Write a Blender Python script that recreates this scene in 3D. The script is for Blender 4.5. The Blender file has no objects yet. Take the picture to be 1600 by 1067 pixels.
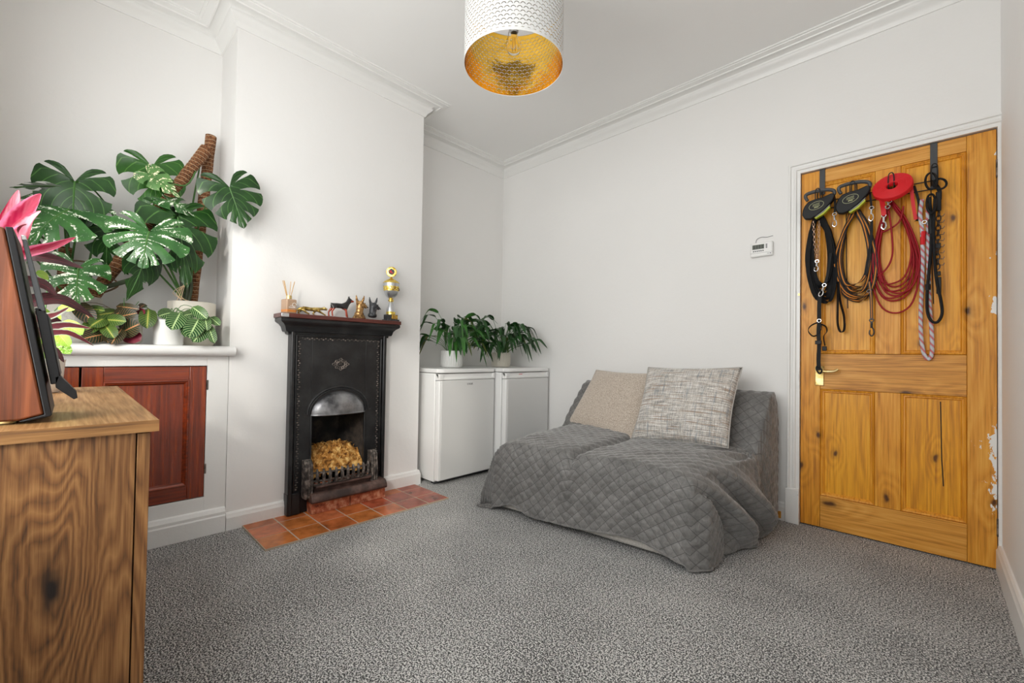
import bpy, bmesh, math, random
import numpy as np
from mathutils import Vector, Matrix, noise as mnoise

SC = bpy.context.scene
COL = SC.collection
R = math.radians
PI = math.pi

# ------------------------------------------------------------------ camera
CAM_H = 0.95
F_PX, YAW, PITCH, ROLL = 671.0, R(44.20), R(0.909), R(0.890)
_F = Vector((-math.sin(YAW)*math.cos(PITCH), math.cos(YAW)*math.cos(PITCH), math.sin(PITCH)))
_R0 = Vector((math.cos(YAW), math.sin(YAW), 0)); _U0 = _R0.cross(_F)
_RT = _R0*math.cos(ROLL) + _U0*math.sin(ROLL)
_UP = -_R0*math.sin(ROLL) + _U0*math.cos(ROLL)
cam_d = bpy.data.cameras.new('camera'); cam = bpy.data.objects.new('camera', cam_d); COL.objects.link(cam)
cam.matrix_world = Matrix(((_RT.x, _UP.x, -_F.x, 0), (_RT.y, _UP.y, -_F.y, 0), (_RT.z, _UP.z, -_F.z, CAM_H), (0, 0, 0, 1)))
cam_d.sensor_width = 36; cam_d.lens = F_PX/1600*36; cam_d.shift_y = (543.3-533.5)/1600
cam_d.clip_start = 0.02
SC.camera = cam

def _ray(u, v): return _F + _RT*((u-800.1)/F_PX) - _UP*((v-543.3)/F_PX)
def onx(u, v, x):                     # point of the place on the plane x = const
    r = _ray(u, v); return Vector((0, 0, CAM_H)) + r*(x/r.x)
def ony(u, v, y):
    r = _ray(u, v); return Vector((0, 0, CAM_H)) + r*(y/r.y)

# ------------------------------------------------------------------ world, sun, exposure
W = bpy.data.worlds.new('overcast_sky'); SC.world = W; W.use_nodes = True
bg = W.node_tree.nodes['Background']; bg.inputs[0].default_value = (1.0, 0.99, 0.972, 1); bg.inputs[1].default_value = 11.0
sun_d = bpy.data.lights.new('sun', 'SUN'); sun_d.energy = 2.0; sun_d.angle = R(4); sun_d.color = (1.0, 0.93, 0.83)
sun = bpy.data.objects.new('sun', sun_d); COL.objects.link(sun)
SUN_DIR = Vector((-0.62, 0.66, -0.42)).normalized()
sun.rotation_euler = SUN_DIR.to_track_quat('-Z', 'Y').to_euler(); sun.location = (2, -4, 4)
# daylight portal in the window opening of the wall behind the camera
por_d = bpy.data.lights.new('window_daylight', 'AREA'); por_d.shape = 'RECTANGLE'; por_d.size = 2.3; por_d.size_y = 1.6
por_d.cycles.is_portal = True
por = bpy.data.objects.new('window_daylight', por_d); COL.objects.link(por)
por.location = (-1.2, -0.36, 1.55); por.rotation_euler = (R(90), 0, 0)
SC.view_settings.view_transform = 'Standard'; SC.view_settings.look = 'None'
SC.view_settings.gamma = 1.0; SC.view_settings.use_curve_mapping = False
SC.view_settings.exposure = -0.70
SC.cycles.max_bounces = 10; SC.cycles.diffuse_bounces = 7; SC.cycles.sample_clamp_indirect = 6.0
SC.cycles.caustics_reflective = False; SC.cycles.caustics_refractive = False

# room constants (metres)
XA, XL, XR, YB, XC, YD, ZC = -2.666, -2.997, -3.026, 2.955, 0.235, -0.28, 2.78
BY0, BY1 = 0.590, 1.775            # chimney breast from / to

# ------------------------------------------------------------------ mesh helpers
class MB:
    def __init__(s): s.v = []; s.f = []; s.m = []; s.uv = []
    def add(s, vf, mi=0, M=None, uv=None):
        vs, fs = vf; o = len(s.v)
        for p in vs:
            p = Vector(p)
            s.v.append(M @ p if M is not None else p)
        s.uv.extend(uv if uv is not None else [(0.0, 0.0)]*len(vs))
        for f in fs: s.f.append([o+i for i in f]); s.m.append(mi)
        return s
    def box(s, x0, x1, y0, y1, z0, z1, mi=0, M=None): return s.add(box(x0, x1, y0, y1, z0, z1), mi, M)
def box(x0, x1, y0, y1, z0, z1):
    x0, x1 = min(x0, x1), max(x0, x1); y0, y1 = min(y0, y1), max(y0, y1); z0, z1 = min(z0, z1), max(z0, z1)
    return ([(x0,y0,z0),(x1,y0,z0),(x1,y1,z0),(x0,y1,z0),(x0,y0,z1),(x1,y0,z1),(x1,y1,z1),(x0,y1,z1)],
            [(0,3,2,1),(4,5,6,7),(0,1,5,4),(1,2,6,5),(2,3,7,6),(3,0,4,7)])
def lathe(prof, seg=32, cx=0, cy=0, cap=True):      # prof: list of (r, z)
    vs = []; fs = []; n = len(prof)
    for r, z in prof:
        for k in range(seg):
            a = 2*PI*k/seg; vs.append((cx+r*math.cos(a), cy+r*math.sin(a), z))
    for i in range(n-1):
        for k in range(seg):
            k2 = (k+1) % seg; fs.append((i*seg+k, i*seg+k2, (i+1)*seg+k2, (i+1)*seg+k))
    if cap:
        if prof[0][0] > 1e-6: fs.append(tuple(reversed(range(seg))))
        if prof[-1][0] > 1e-6: fs.append(tuple(range((n-1)*seg, n*seg)))
    return vs, fs
def frames(pts):
    pts = [Vector(p) for p in pts]; n = len(pts); T = []
    for i in range(n):
        t = pts[min(i+1, n-1)] - pts[max(i-1, 0)]
        T.append(t.normalized() if t.length > 1e-9 else Vector((0, 0, 1)))
    up = Vector((0, 0, 1)) if abs(T[0].z) < 0.9 else Vector((1, 0, 0))
    N = [(up - T[0]*up.dot(T[0])).normalized()]
    for i in range(1, n):
        v = N[-1] - T[i]*N[-1].dot(T[i])
        N.append(v.normalized() if v.length > 1e-6 else N[-1])
    return pts, T, N
def tube(pts, r, seg=8, closed=False, cap=True, flat=1.0):
    pts, T, N = frames(pts); n = len(pts); vs = []; fs = []
    if closed:                                     # match last frame to the first
        for i in range(n):
            t = (pts[(i+1) % n] - pts[i-1]).normalized(); T[i] = t
        up = Vector((0, 0, 1)) if abs(T[0].z) < 0.9 else Vector((1, 0, 0)); prev = (up-T[0]*up.dot(T[0])).normalized(); N = [prev]
        for i in range(1, n):
            v = N[-1]-T[i]*N[-1].dot(T[i]); N.append(v.normalized() if v.length > 1e-6 else N[-1])
    for i in range(n):
        rr = r[i] if hasattr(r, '__len__') else r
        B = T[i].cross(N[i])
        for k in range(seg):
            a = 2*PI*k/seg; vs.append(pts[i] + N[i]*(rr*math.cos(a)) + B*(rr*flat*math.sin(a)))
    for i in range(n if closed else n-1):
        j = (i+1) % n
        for k in range(seg):
            k2 = (k+1) % seg; fs.append((i*seg+k, i*seg+k2, j*seg+k2, j*seg+k))
    if cap and not closed:
        fs.append(tuple(reversed(range(seg)))); fs.append(tuple(range((n-1)*seg, n*seg)))
    return vs, fs
def ribbon(pts, w, th, wdir):                       # flat strap along pts; wdir = width direction
    pts = [Vector(p) for p in pts]; n = len(pts); vs = []; fs = []; wd0 = Vector(wdir).normalized()
    for i in range(n):
        t = (pts[min(i+1, n-1)]-pts[max(i-1, 0)]).normalized()
        wd = (wd0 - t*wd0.dot(t)); wd = wd.normalized() if wd.length > 1e-4 else wd0
        nn = t.cross(wd)
        for a, b in ((-1, -1), (1, -1), (1, 1), (-1, 1)): vs.append(pts[i]+wd*(a*w/2)+nn*(b*th/2))
    for i in range(n-1):
        for k in range(4): k2 = (k+1) % 4; fs.append((i*4+k, i*4+k2, (i+1)*4+k2, (i+1)*4+k))
    fs.append((3, 2, 1, 0)); fs.append(tuple(range((n-1)*4, n*4)))
    return vs, fs
def spline(ctrl, n=8, closed=False):                # Catmull-Rom
    P = [Vector(p) for p in ctrl]; m = len(P); out = []
    g = (lambda i: P[i % m]) if closed else (lambda i: P[max(0, min(m-1, i))])
    for i in range(m if closed else m-1):
        a, b, c, d = g(i-1), g(i), g(i+1), g(i+2)
        for k in range(n):
            t = k/n; out.append(0.5*((2*b)+(c-a)*t+(2*a-5*b+4*c-d)*t*t+(3*b-a-3*c+d)*t**3))
    if not closed: out.append(P[-1])
    return out
def prism(poly, d0, d1, M=None):                    # polygon (a,b) in plane, extruded along third axis; M maps (a,b,d)
    n = len(poly); vs = [(a, b, d0) for a, b in poly]+[(a, b, d1) for a, b in poly]
    fs = [tuple(reversed(range(n))), tuple(range(n, 2*n))]
    for k in range(n): k2 = (k+1) % n; fs.append((k, k2, n+k2, n+k))
    if M is not None: vs = [M @ Vector(p) for p in vs]
    return vs, fs
def sweep(path, prof, closed=False):                # path: list of (x,y); prof: list of (offset to the right of travel, z); mitred
    n = len(path); P = [Vector((p[0], p[1])) for p in path]; vs = []; fs = []; m = len(prof)
    def nrm(a, b): d = (b-a).normalized(); return Vector((d.y, -d.x))
    for i in range(n):
        if i == 0: mit = nrm(P[0], P[1])
        elif i == n-1: mit = nrm(P[-2], P[-1])
        else:
            a, b = nrm(P[i-1], P[i]), nrm(P[i], P[i+1]); mit = (a+b)/(1+a.dot(b))
        for o, z in prof: vs.append((P[i].x+mit.x*o, P[i].y+mit.y*o, z))
    for i in range(n-1):
        for k in range(m-1): fs.append((i*m+k, (i+1)*m+k, (i+1)*m+k+1, i*m+k+1))
    fs.append(tuple(range(m))); fs.append(tuple(reversed(range((n-1)*m, n*m))))
    return vs, fs
def ellipsoid(c, r, nu=16, nv=10):
    vs = []; fs = []
    for j in range(nv+1):
        th = PI*j/nv
        for k in range(nu):
            ph = 2*PI*k/nu; vs.append((c[0]+r[0]*math.sin(th)*math.cos(ph), c[1]+r[1]*math.sin(th)*math.sin(ph), c[2]+r[2]*math.cos(th)))
    for j in range(nv):
        for k in range(nu): k2 = (k+1) % nu; fs.append((j*nu+k, (j+1)*nu+k, (j+1)*nu+k2, j*nu+k2))
    return vs, fs
def mk(name, mb, mats, parent=None, bevel=0.0, smooth=True, angle=35, local=False, segs=2, recalc=True):
    me = bpy.data.meshes.new(name)
    if not isinstance(mats, (list, tuple)): mats = [mats]
    me.from_pydata([tuple(p) for p in mb.v], [], mb.f)
    for m in mats: me.materials.append(m)
    if len(mats) > 1: me.polygons.foreach_set('material_index', mb.m)
    if any(u != (0.0, 0.0) for u in mb.uv):
        ul = me.uv_layers.new(name='UVMap'); li = np.zeros(len(me.loops), dtype=np.int32); me.loops.foreach_get('vertex_index', li)
        ul.data.foreach_set('uv', np.array(mb.uv, dtype=np.float32)[li].ravel())
    bm = bmesh.new(); bm.from_mesh(me); bmesh.ops.remove_doubles(bm, verts=bm.verts, dist=1e-6)
    if recalc: bmesh.ops.recalc_face_normals(bm, faces=bm.faces)
    bm.to_mesh(me); bm.free()
    if smooth:
        me.shade_smooth(); me.set_sharp_from_angle(angle=R(angle))
    o = bpy.data.objects.new(name, me); COL.objects.link(o)
    if bevel > 0:
        b = o.modifiers.new('bevel', 'BEVEL'); b.width = bevel; b.segments = segs; b.limit_method = 'ANGLE'; b.angle_limit = R(40); b.harden_normals = False
    if parent is not None:
        o.parent = parent
        if not local and parent.parent is None: o.matrix_parent_inverse = parent.matrix_basis.inverted()
    return o
def tag(o, label, cat, group=None):
    o['label'] = label; o['category'] = cat
    if group: o['group'] = group
    return o
def thing(name, label, cat, loc=(0, 0, 0), rot=(0, 0, 0), group=None):
    o = bpy.data.objects.new(name, None); COL.objects.link(o); o.location = loc; o.rotation_euler = rot
    o.empty_display_size = 0.05
    tag(o, label, cat, group); o.matrix_basis = Matrix.LocRotScale(Vector(loc), o.rotation_euler, None)
    return o
def struct(o): o['kind'] = 'structure'; return o
def dup(root, loc, rotz=0.0, label=None):
    r = root.copy(); COL.objects.link(r); r.location = loc; r.rotation_euler = (0, 0, rotz)
    if label: r['label'] = label
    for ch in root.children:
        c = ch.copy(); COL.objects.link(c); c.parent = r
        for g in ch.children: d = g.copy(); COL.objects.link(d); d.parent = c
    return r
def text_mesh(s, size, depth=0.0004):
    cu = bpy.data.curves.new('lettering', 'FONT'); cu.body = s; cu.size = size; cu.extrude = depth; cu.align_x = 'CENTER'; cu.align_y = 'CENTER'; cu.resolution_u = 3
    o = bpy.data.objects.new('lettering_tmp', cu); COL.objects.link(o)
    dg = bpy.context.evaluated_depsgraph_get(); me = bpy.data.meshes.new_from_object(o.evaluated_get(dg))
    vs = [tuple(v.co) for v in me.vertices]; fs = [tuple(p.vertices) for p in me.polygons]
    bpy.data.objects.remove(o); bpy.data.curves.remove(cu); bpy.data.meshes.remove(me)
    return vs, fs
def skin(name, joints, edges, mat, parent=None, sub=2, root=0):   # joints: list of (pos, radius)
    me = bpy.data.meshes.new(name); me.from_pydata([tuple(j[0]) for j in joints], edges, [])
    o = bpy.data.objects.new(name, me); COL.objects.link(o)
    sk = o.modifiers.new('skin', 'SKIN'); sk.use_smooth_shade = True
    for i, j in enumerate(joints):
        r = j[1]; d = me.skin_vertices[0].data[i]; d.radius = r if isinstance(r, tuple) else (r, r); d.use_root = (i == root)
    s = o.modifiers.new('sub', 'SUBSURF'); s.levels = sub; s.render_levels = sub
    me.materials.append(mat)
    if parent is not None:
        o.parent = parent; o.matrix_parent_inverse = parent.matrix_basis.inverted()
    return o

# ------------------------------------------------------------------ materials
class NT:
    def __init__(s, name):
        s.mat = bpy.data.materials.new(name); s.mat.use_nodes = True; s.t = s.mat.node_tree
        s.p = s.t.nodes['Principled BSDF']
    def n(s, typ, **kw):
        nd = s.t.nodes.new('ShaderNode'+typ)
        for k, v in kw.items():
            if k.startswith('_'): setattr(nd, k[1:], v)
            else: s.set(nd.inputs[k.replace('__', ' ')], v)
        return nd
    def set(s, inp, v):
        if isinstance(v, bpy.types.NodeSocket): s.t.links.new(v, inp)
        elif isinstance(v, bpy.types.Node): s.t.links.new(v.outputs[0], inp)
        else:
            if isinstance(v, tuple) and len(v) == 3 and inp.type == 'RGBA': v = v+(1,)
            inp.default_value = v
    def b(s, **kw):
        for k, v in kw.items(): s.set(s.p.inputs[k.replace('__', ' ')], v)
        return s
    def coord(s, which='Object', scale=(1, 1, 1), rot=(0, 0, 0)):
        tc = s.n('TexCoord'); mp = s.n('Mapping'); s.t.links.new(tc.outputs[which], mp.inputs[0])
        mp.inputs['Scale'].default_value = scale; mp.inputs['Rotation'].default_value = rot; return mp.outputs[0]
    def noise(s, vec, scale, detail=4, rough=.5, dist=0.0): return s.n('TexNoise', Vector=vec, Scale=scale, Detail=detail, Roughness=rough, Distortion=dist).outputs[0]
    def ramp(s, fac, stops, interp='LINEAR'):
        nd = s.n('ValToRGB', Fac=fac); cr = nd.color_ramp; cr.interpolation = interp
        while len(cr.elements) < len(stops): cr.elements.new(0.5)
        for e, (p, c) in zip(cr.elements, stops):
            e.position = p; e.color = (c, c, c, 1) if not isinstance(c, tuple) else (c+(1,) if len(c) == 3 else c)
        return nd.outputs[0]
    def mix(s, fac, a, b_, blend='MIX'):
        nd = s.n('Mix', _data_type='RGBA', _blend_type=blend); s.set(nd.inputs[0], fac); s.set(nd.inputs[6], a); s.set(nd.inputs[7], b_); return nd.outputs[2]
    def math(s, op, a, b_=0.0, c=0.0):
        nd = s.n('Math', _operation=op); s.set(nd.inputs[0], a); s.set(nd.inputs[1], b_); s.set(nd.inputs[2], c); return nd.outputs[0]
    def bump(s, h, strength=.3, dist=.01):
        nd = s.n('Bump', Strength=strength, Distance=dist, Height=h); s.set(s.p.inputs['Normal'], nd.outputs[0]); return nd
def srgb(r, g, b):
    f = lambda c: (c/255/12.92) if c/255 <= .04045 else ((c/255+.055)/1.055)**2.4
    return (f(r), f(g), f(b))
def plain(name, col, rough=.5, metal=0.0, bumpn=None, coat=0.0, spec=None):
    m = NT(name); m.b(Base__Color=col, Roughness=rough, Metallic=metal)
    if coat: m.b(Coat__Weight=coat, Coat__Roughness=.1)
    if spec is not None: m.b(Specular__IOR__Level=spec)
    if bumpn: m.bump(m.noise(m.coord(), bumpn[0], 4), bumpn[1], bumpn[2])
    return m.mat
def speck(name, cols, scale, rough=.5, metal=0.0, detail=4, bump=None, lo=.35, hi=.65, stretch=(1, 1, 1)):
    m = NT(name); v = m.coord(scale=stretch); f = m.noise(v, scale, detail, .6)
    n = len(cols); m.b(Base__Color=m.ramp(f, [(lo+(hi-lo)*i/max(1, n-1), c) for i, c in enumerate(cols)]), Roughness=rough, Metallic=metal)
    if bump: m.bump(f, *bump)
    return m.mat
def wood(name, dark, mid, light, axis='z', sc=1.0, rough=.45, knots=.0, coat=0.0, ring=0.5, paint=None, plane='xz', knot_at=None):
    m = NT(name); st = {'x': (.09, 1, 1), 'y': (1, .09, 1), 'z': (1, 1, .09)}[axis]; st2 = {'x': (.03, 1, 1), 'y': (1, .03, 1), 'z': (1, 1, .03)}[axis]
    v = m.coord(scale=st); vf = m.coord(scale=st2)
    n1 = m.noise(v, 5*sc, 2, .5, .5)                                         # broad figure
    if knots:
        so = m.n('SeparateXYZ', Vector=m.coord()); a_, b_ = so.outputs[1 if plane == 'yz' else 0], so.outputs[2]
        if axis == 'x': a_ = m.math('MULTIPLY', a_, .5)
        else: b_ = m.math('MULTIPLY', b_, .5 if plane == 'xz' else .3)
        cb_ = m.n('CombineXYZ', X=a_, Y=b_); wob = m.n('VectorMath', _operation='ADD'); m.set(wob.inputs[0], cb_); m.set(wob.inputs[1], m.n('VectorMath', _operation='SCALE', Vector=m.n('TexNoise', Vector=m.coord(), Scale=20.0).outputs[1], Scale=.02))
        vor = m.n('TexVoronoi', _voronoi_dimensions='2D', Vector=wob.outputs[0], Scale=6.2*knots, Randomness=1.0).outputs['Distance']
        if knot_at:                                # one knot at a chosen spot of the board
            dv = m.n('VectorMath', _operation='DISTANCE'); m.set(dv.inputs[0], wob.outputs[0]); dv.inputs[1].default_value = (knot_at[0]+.01, knot_at[1]*.3+.01, .01)
            vor = m.math('MULTIPLY', dv.outputs['Value'], 3.4)
        n1 = m.math('ADD', n1, m.ramp(vor, [(.0, .15 if plane == 'xz' else .26), (.34, 0.0)], 'EASE'))
    bands = m.math('FRACT', m.math('MULTIPLY', n1, 14.0))
    bands = m.math('ABSOLUTE', m.math('SUBTRACT', bands, .5))
    n2 = m.noise(vf, 150*sc, 3, .6); n3 = m.noise(v, 2.2*sc, 3, .6)
    f = m.math('ADD', m.math('MULTIPLY', n2, .62), m.math('MULTIPLY', bands, ring*.55))
    f = m.math('ADD', f, m.math('MULTIPLY', n3, .38))
    c = m.ramp(f, [(.30, dark), (.56, mid), (.86, light)])
    if knots:
        c = m.mix(m.ramp(vor, [(.018, 1.0), (.05, .25), (.11, 0.0)]), c, tuple(x*.30 for x in dark))
    if paint:                                                                 # chipped white paint with its own shape
        sx = m.n('SeparateXYZ', Vector=m.coord()).outputs[0]
        pv = m.noise(m.coord(scale=(1, 1, .55), rot=(0, .5, 0)), 26, 4, .65); big = m.noise(m.coord(), 4.3, 1)
        e = m.math('ADD', m.math('MULTIPLY', m.math('SUBTRACT', sx, paint), 4.2), m.math('ADD', m.math('MULTIPLY', pv, .8), m.math('MULTIPLY', big, 1.1)))
        c = m.mix(m.ramp(e, [(.985, 0.0), (1.0, 1.0)]), c, (.82, .82, .80))
        sp = m.n('TexVoronoi', Vector=m.coord(scale=(1, 1, .6)), Scale=16.0).outputs['Distance']
        c = m.mix(m.ramp(sp, [(.045, 1.0), (.06, 0.0)]), c, (.8, .8, .78))
    m.b(Base__Color=c, Roughness=m.ramp(f, [(.3, rough+.12), (.9, rough-.05)]))
    if coat: m.b(Coat__Weight=coat, Coat__Roughness=.12)
    m.bump(f, .18, .004)
    return m.mat

def wallmat(name, col, bs=.12):
    m = NT(name); v = m.coord(); a = m.noise(v, 9, 5, .6); b2 = m.noise(v, 120, 3, .6)
    m.b(Base__Color=m.mix(m.ramp(m.noise(v, 1.3, 3), [(.3, 0.0), (.7, 1.0)]), col, tuple(c*.97 for c in col)), Roughness=.62, Specular__IOR__Level=.3)
    m.bump(m.math('ADD', a, m.math('MULTIPLY', b2, .12)), bs, .02); return m.mat
M_WALL = wallmat('white_emulsion', (.845, .835, .822))
M_CEIL = wallmat('ceiling_emulsion', (.845, .838, .826), .06)
M_TRIM = plain('white_gloss_paint', (.82, .815, .80), .32, bumpn=(14, .10, .01))
M_TRIM2 = NT('chipped_white_paint')
_v = M_TRIM2.coord(); _n = M_TRIM2.noise(_v, 34, 5, .7); _b = M_TRIM2.noise(_v, 5, 2)
M_TRIM2.b(Base__Color=M_TRIM2.mix(M_TRIM2.ramp(M_TRIM2.math('MULTIPLY', _n, _b), [(.45, 0.0), (.47, 1.0)]), (.80, .795, .78), (.33, .30, .27)), Roughness=.42); M_TRIM2.bump(_n, .15, .008); M_TRIM2 = M_TRIM2.mat
def carpet():
    m = NT('speckled_grey_carpet'); v = m.coord()
    a = m.noise(v, 205, 1, .5); b2 = m.noise(v, 95, 3, .7); big = m.noise(v, 2.2, 4, .6)
    f = m.math('ADD', m.math('MULTIPLY', a, .72), m.math('MULTIPLY', b2, .28))
    f = m.math('ADD', f, m.math('MULTIPLY', m.math('SUBTRACT', big, .5), .10))
    c = m.ramp(f, [(.42, (.012, .0115, .011)), (.465, (.075, .073, .071)), (.515, (.28, .276, .27)), (.56, (.72, .71, .69))])
    m.b(Base__Color=c, Roughness=.95, Specular__IOR__Level=.1, Sheen__Weight=.25); m.bump(f, .9, .012); return m.mat
M_CARPET = carpet()
M_PINE_V = wood('waxed_pine_upright', srgb(146, 80, 8), srgb(220, 146, 36), srgb(246, 186, 78), 'z', 1.0, .38, .62, ring=.32)
M_PINE_H = wood('waxed_pine_crosswise', srgb(148, 86, 20), srgb(216, 150, 58), srgb(242, 188, 104), 'x', 1.0, .38, .5, ring=.34)
M_PINE_P = wood('waxed_pine_panel', srgb(168, 98, 8), srgb(232, 160, 30), srgb(250, 194, 72), 'z', .85, .36, .75, ring=.3)
M_PINE_C = wood('chipped_pine_stile', srgb(146, 82, 12), srgb(216, 146, 44), srgb(242, 184, 84), 'z', 1.0, .38, .62, paint=.232)
M_GAP = plain('dark_gap', (.012, .009, .007), .8)
M_MAHOG_V = wood('red_varnished_upright', srgb(52, 16, 6), srgb(128, 48, 18), srgb(190, 92, 34), 'z', .8, .24, 0, .6, .25)
M_MAHOG_H = wood('red_varnished_crosswise', srgb(52, 16, 6), srgb(132, 50, 20), srgb(196, 98, 38), 'y', .8, .24, 0, .6, .25)
M_OAK_V = wood('brown_oak_laminate', srgb(44, 25, 11), srgb(118, 77, 39), srgb(160, 115, 68), 'z', 2.0, .5, .55, 0, .95, plane='yz', knot_at=(-.014, .50))
M_OAK_X = wood('brown_oak_top', srgb(84, 56, 30), srgb(150, 108, 64), srgb(186, 146, 98), 'x', 1.3, .42, .0, 0, .55)
M_OAK_E = wood('brown_oak_edge', srgb(66, 42, 20), srgb(136, 94, 50), srgb(172, 128, 76), 'y', 1.6, .5, .0, 0, .6)
M_SPK = wood('walnut_veneer', srgb(58, 26, 12), srgb(124, 66, 36), srgb(164, 96, 58), 'z', .7, .3, 0, .3, .35)
M_SHELF = wood('mahogany_shelf', srgb(34, 14, 10), srgb(84, 36, 28), srgb(120, 58, 46), 'y', 1.2, .35, 0, .2, .3)
M_IRON = speck('black_leaded_iron', [(.010, .010, .011), (.016, .016, .017), (.028, .028, .029)], 7, .36, .2, 5, (.06, .006))
M_IRONG = speck('polished_iron_hood', [(.06, .06, .065), (.20, .20, .21), (.34, .34, .35)], 9, .36, .75, 6, (.08, .01))
M_RUST = speck('worn_grate_iron', [(.022, .019, .018), (.10, .085, .075), (.30, .25, .22)], 40, .62, .4, 6, (.4, .006))
M_FENDER = speck('brown_fender_paint', [srgb(52, 38, 34), srgb(76, 56, 50), srgb(104, 80, 72)], 16, .5, .0, 5, (.2, .006))
M_SOOT = speck('sooty_fireback', [(.006, .006, .006), (.016, .014, .013), (.06, .045, .035)], 8, .85, 0, 6, (.5, .02))
M_BRICK = speck('worn_red_brick', [srgb(120, 58, 38), srgb(176, 98, 66), srgb(206, 150, 116)], 26, .85, 0, 6, (.7, .012))
M_STRAW = speck('dried_golden_moss', [srgb(92, 52, 20), srgb(196, 136, 60), srgb(245, 205, 130)], 34, .9, 0, 5, (.8, .01))
M_TILES = [speck('quarry_tile_%d' % i, [tuple(c*.5 for c in srgb(*b)), srgb(*b), tuple(min(1, c*1.35) for c in srgb(*b))], 11, .26, 0, 5, (.12, .004), .30, .72)
           for i, b in enumerate([(176, 96, 50), (184, 108, 54), (166, 80, 54), (150, 74, 54), (186, 104, 64)])]
M_GROUT = plain('pale_grout', srgb(176, 160, 140), .9, bumpn=(90, .4, .004))
M_FRIDGE = plain('white_fridge_enamel', (.83, .83, .82), .33, bumpn=(240, .04, .002))
M_FRIDGE2 = plain('grey_white_fridge_door', (.70, .70, .69), .36, bumpn=(240, .05, .002))
M_BLACK = plain('black_plastic', (.007, .007, .008), .45, spec=.3, bumpn=(300, .1, .001))
M_GREYPL = plain('dark_grey_plastic', (.05, .052, .056), .45, bumpn=(200, .1, .001))
M_LIME = plain('lime_plastic', (.45, .52, .03), .4)
M_LOGO = plain('pale_yellow_print', (.55, .56, .32), .5)
M_CHROME = plain('chrome_steel', (.72, .72, .73), .16, 1.0)
M_COPPERCH = plain('coppery_chain', (.62, .42, .30), .25, 1.0)
M_BRASS = speck('polished_brass', [(.50, .34, .10), (.74, .56, .24), (.86, .72, .40)], 30, .38, 1.0)
M_GOLD = speck('gold_figure', [(.22, .14, .03), (.52, .36, .10), (.80, .62, .26)], 60, .3, .9)
M_BRONZE = speck('bronze_figure', [(.12, .06, .025), (.36, .20, .075), (.62, .40, .18)], 60, .34, .85)
M_BLKFIG = speck('black_cast_figure', [(.012, .013, .015), (.03, .032, .036), (.08, .083, .09)], 70, .38, .2)
M_REDROPE = plain('red_cord', srgb(150, 6, 24), .5, spec=.25, bumpn=(400, .2, .002))
M_REDWEB = plain('red_webbing', srgb(212, 16, 28), .55, bumpn=(500, .2, .002))
M_BLKWEB = plain('black_webbing', (.008, .008, .009), .6, spec=.25, bumpn=(500, .3, .002))
M_ORANGE = plain('orange_stitch_stripe', srgb(214, 132, 42), .55)
M_BROWNWEB = plain('grey_brown_webbing', srgb(46, 38, 34), .6, bumpn=(500, .3, .002))

# ------------------------------------------------------------------ room shell
def sbox(name, m, *b): return struct(mk(name, MB().box(*b), m, smooth=False))
sbox('floor', M_CARPET, XR-.1, XC+.1, YD-.1, YB+.25, -.06, 0)
sbox('ceiling', M_CEIL, XR-.1, XC+.1, YD-.1, YB+.1, ZC, ZC+.06)
sbox('wall_left_alcove', M_WALL, XR-.1, XL, YD-.1, BY0, 0, ZC)
_b = MB().box(XR-.1, XA, BY0, .99, 0, ZC).box(XR-.1, XA, 1.35, BY1, 0, ZC).box(XR-.1, XA, .99, 1.35, .66, ZC).box(XR-.1, -2.99, .99, 1.35, 0, .66)
struct(mk('wall_chimney_breast', _b, M_WALL, smooth=False))
sbox('wall_fridge_alcove', M_WALL, XR-.1, XR, BY1, YB, 0, ZC)
_b = MB().box(XR-.1, -.545, YB, YB+.1, 0, ZC).box(-.545, XC+.1, YB, YB+.1, 2.034, ZC)
struct(mk('wall_back', _b, M_WALL, smooth=False))
sbox('door_light_block', M_WALL, -.7, XC+.1, YB+.11, YB+.16, 0, 2.2)  # unseen slab added behind the door to stop light showing through its gaps
sbox('wall_right', M_WALL, XC, XC+.1, YD-.1, YB+.25, 0, ZC)
WX0, WX1, WZ0, WZ1 = -2.35, -.05, .75, 2.35
_b = MB().box(XR-.1, WX0, YD-.1, YD, 0, ZC).box(WX1, XC+.1, YD-.1, YD, 0, ZC).box(WX0, WX1, YD-.1, YD, 0, WZ0).box(WX0, WX1, YD-.1, YD, WZ1, ZC)
struct(mk('wall_window', _b, M_WALL, smooth=False))
# sash window in the wall behind the camera
_b = MB()
for x in (WX0, -1.60, -.83, WX1-.05): _b.box(x, x+.05, YD-.09, YD-.04, WZ0, WZ1)
for z in (WZ0, 1.52, WZ1-.05): _b.box(WX0, WX1, YD-.085, YD-.045, z, z+.05)
win = struct(mk('window_1', _b, M_TRIM, bevel=.004))
_g = NT('window_glass'); _tr = _g.n('BsdfTransparent', Color=(.97, .98, .98)); _gl = _g.n('BsdfGlossy', Roughness=0.02)
_mx = _g.n('MixShader', Fac=.05); _g.t.links.new(_tr.outputs[0], _mx.inputs[1]); _g.t.links.new(_gl.outputs[0], _mx.inputs[2])
_g.t.links.new(_mx.outputs[0], _g.t.nodes['Material Output'].inputs[0])
for i in range(3):
    xa = (WX0+.05, -1.55, -.78)[i]; xb = (-1.60, -.83, WX1-.05)[i]
    for za, zb in ((WZ0+.05, 1.52), (1.57, WZ1-.05)): mk('pane', MB().box(xa, xb, YD-.067, YD-.063, za, zb), _g.mat, win, smooth=False)
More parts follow.
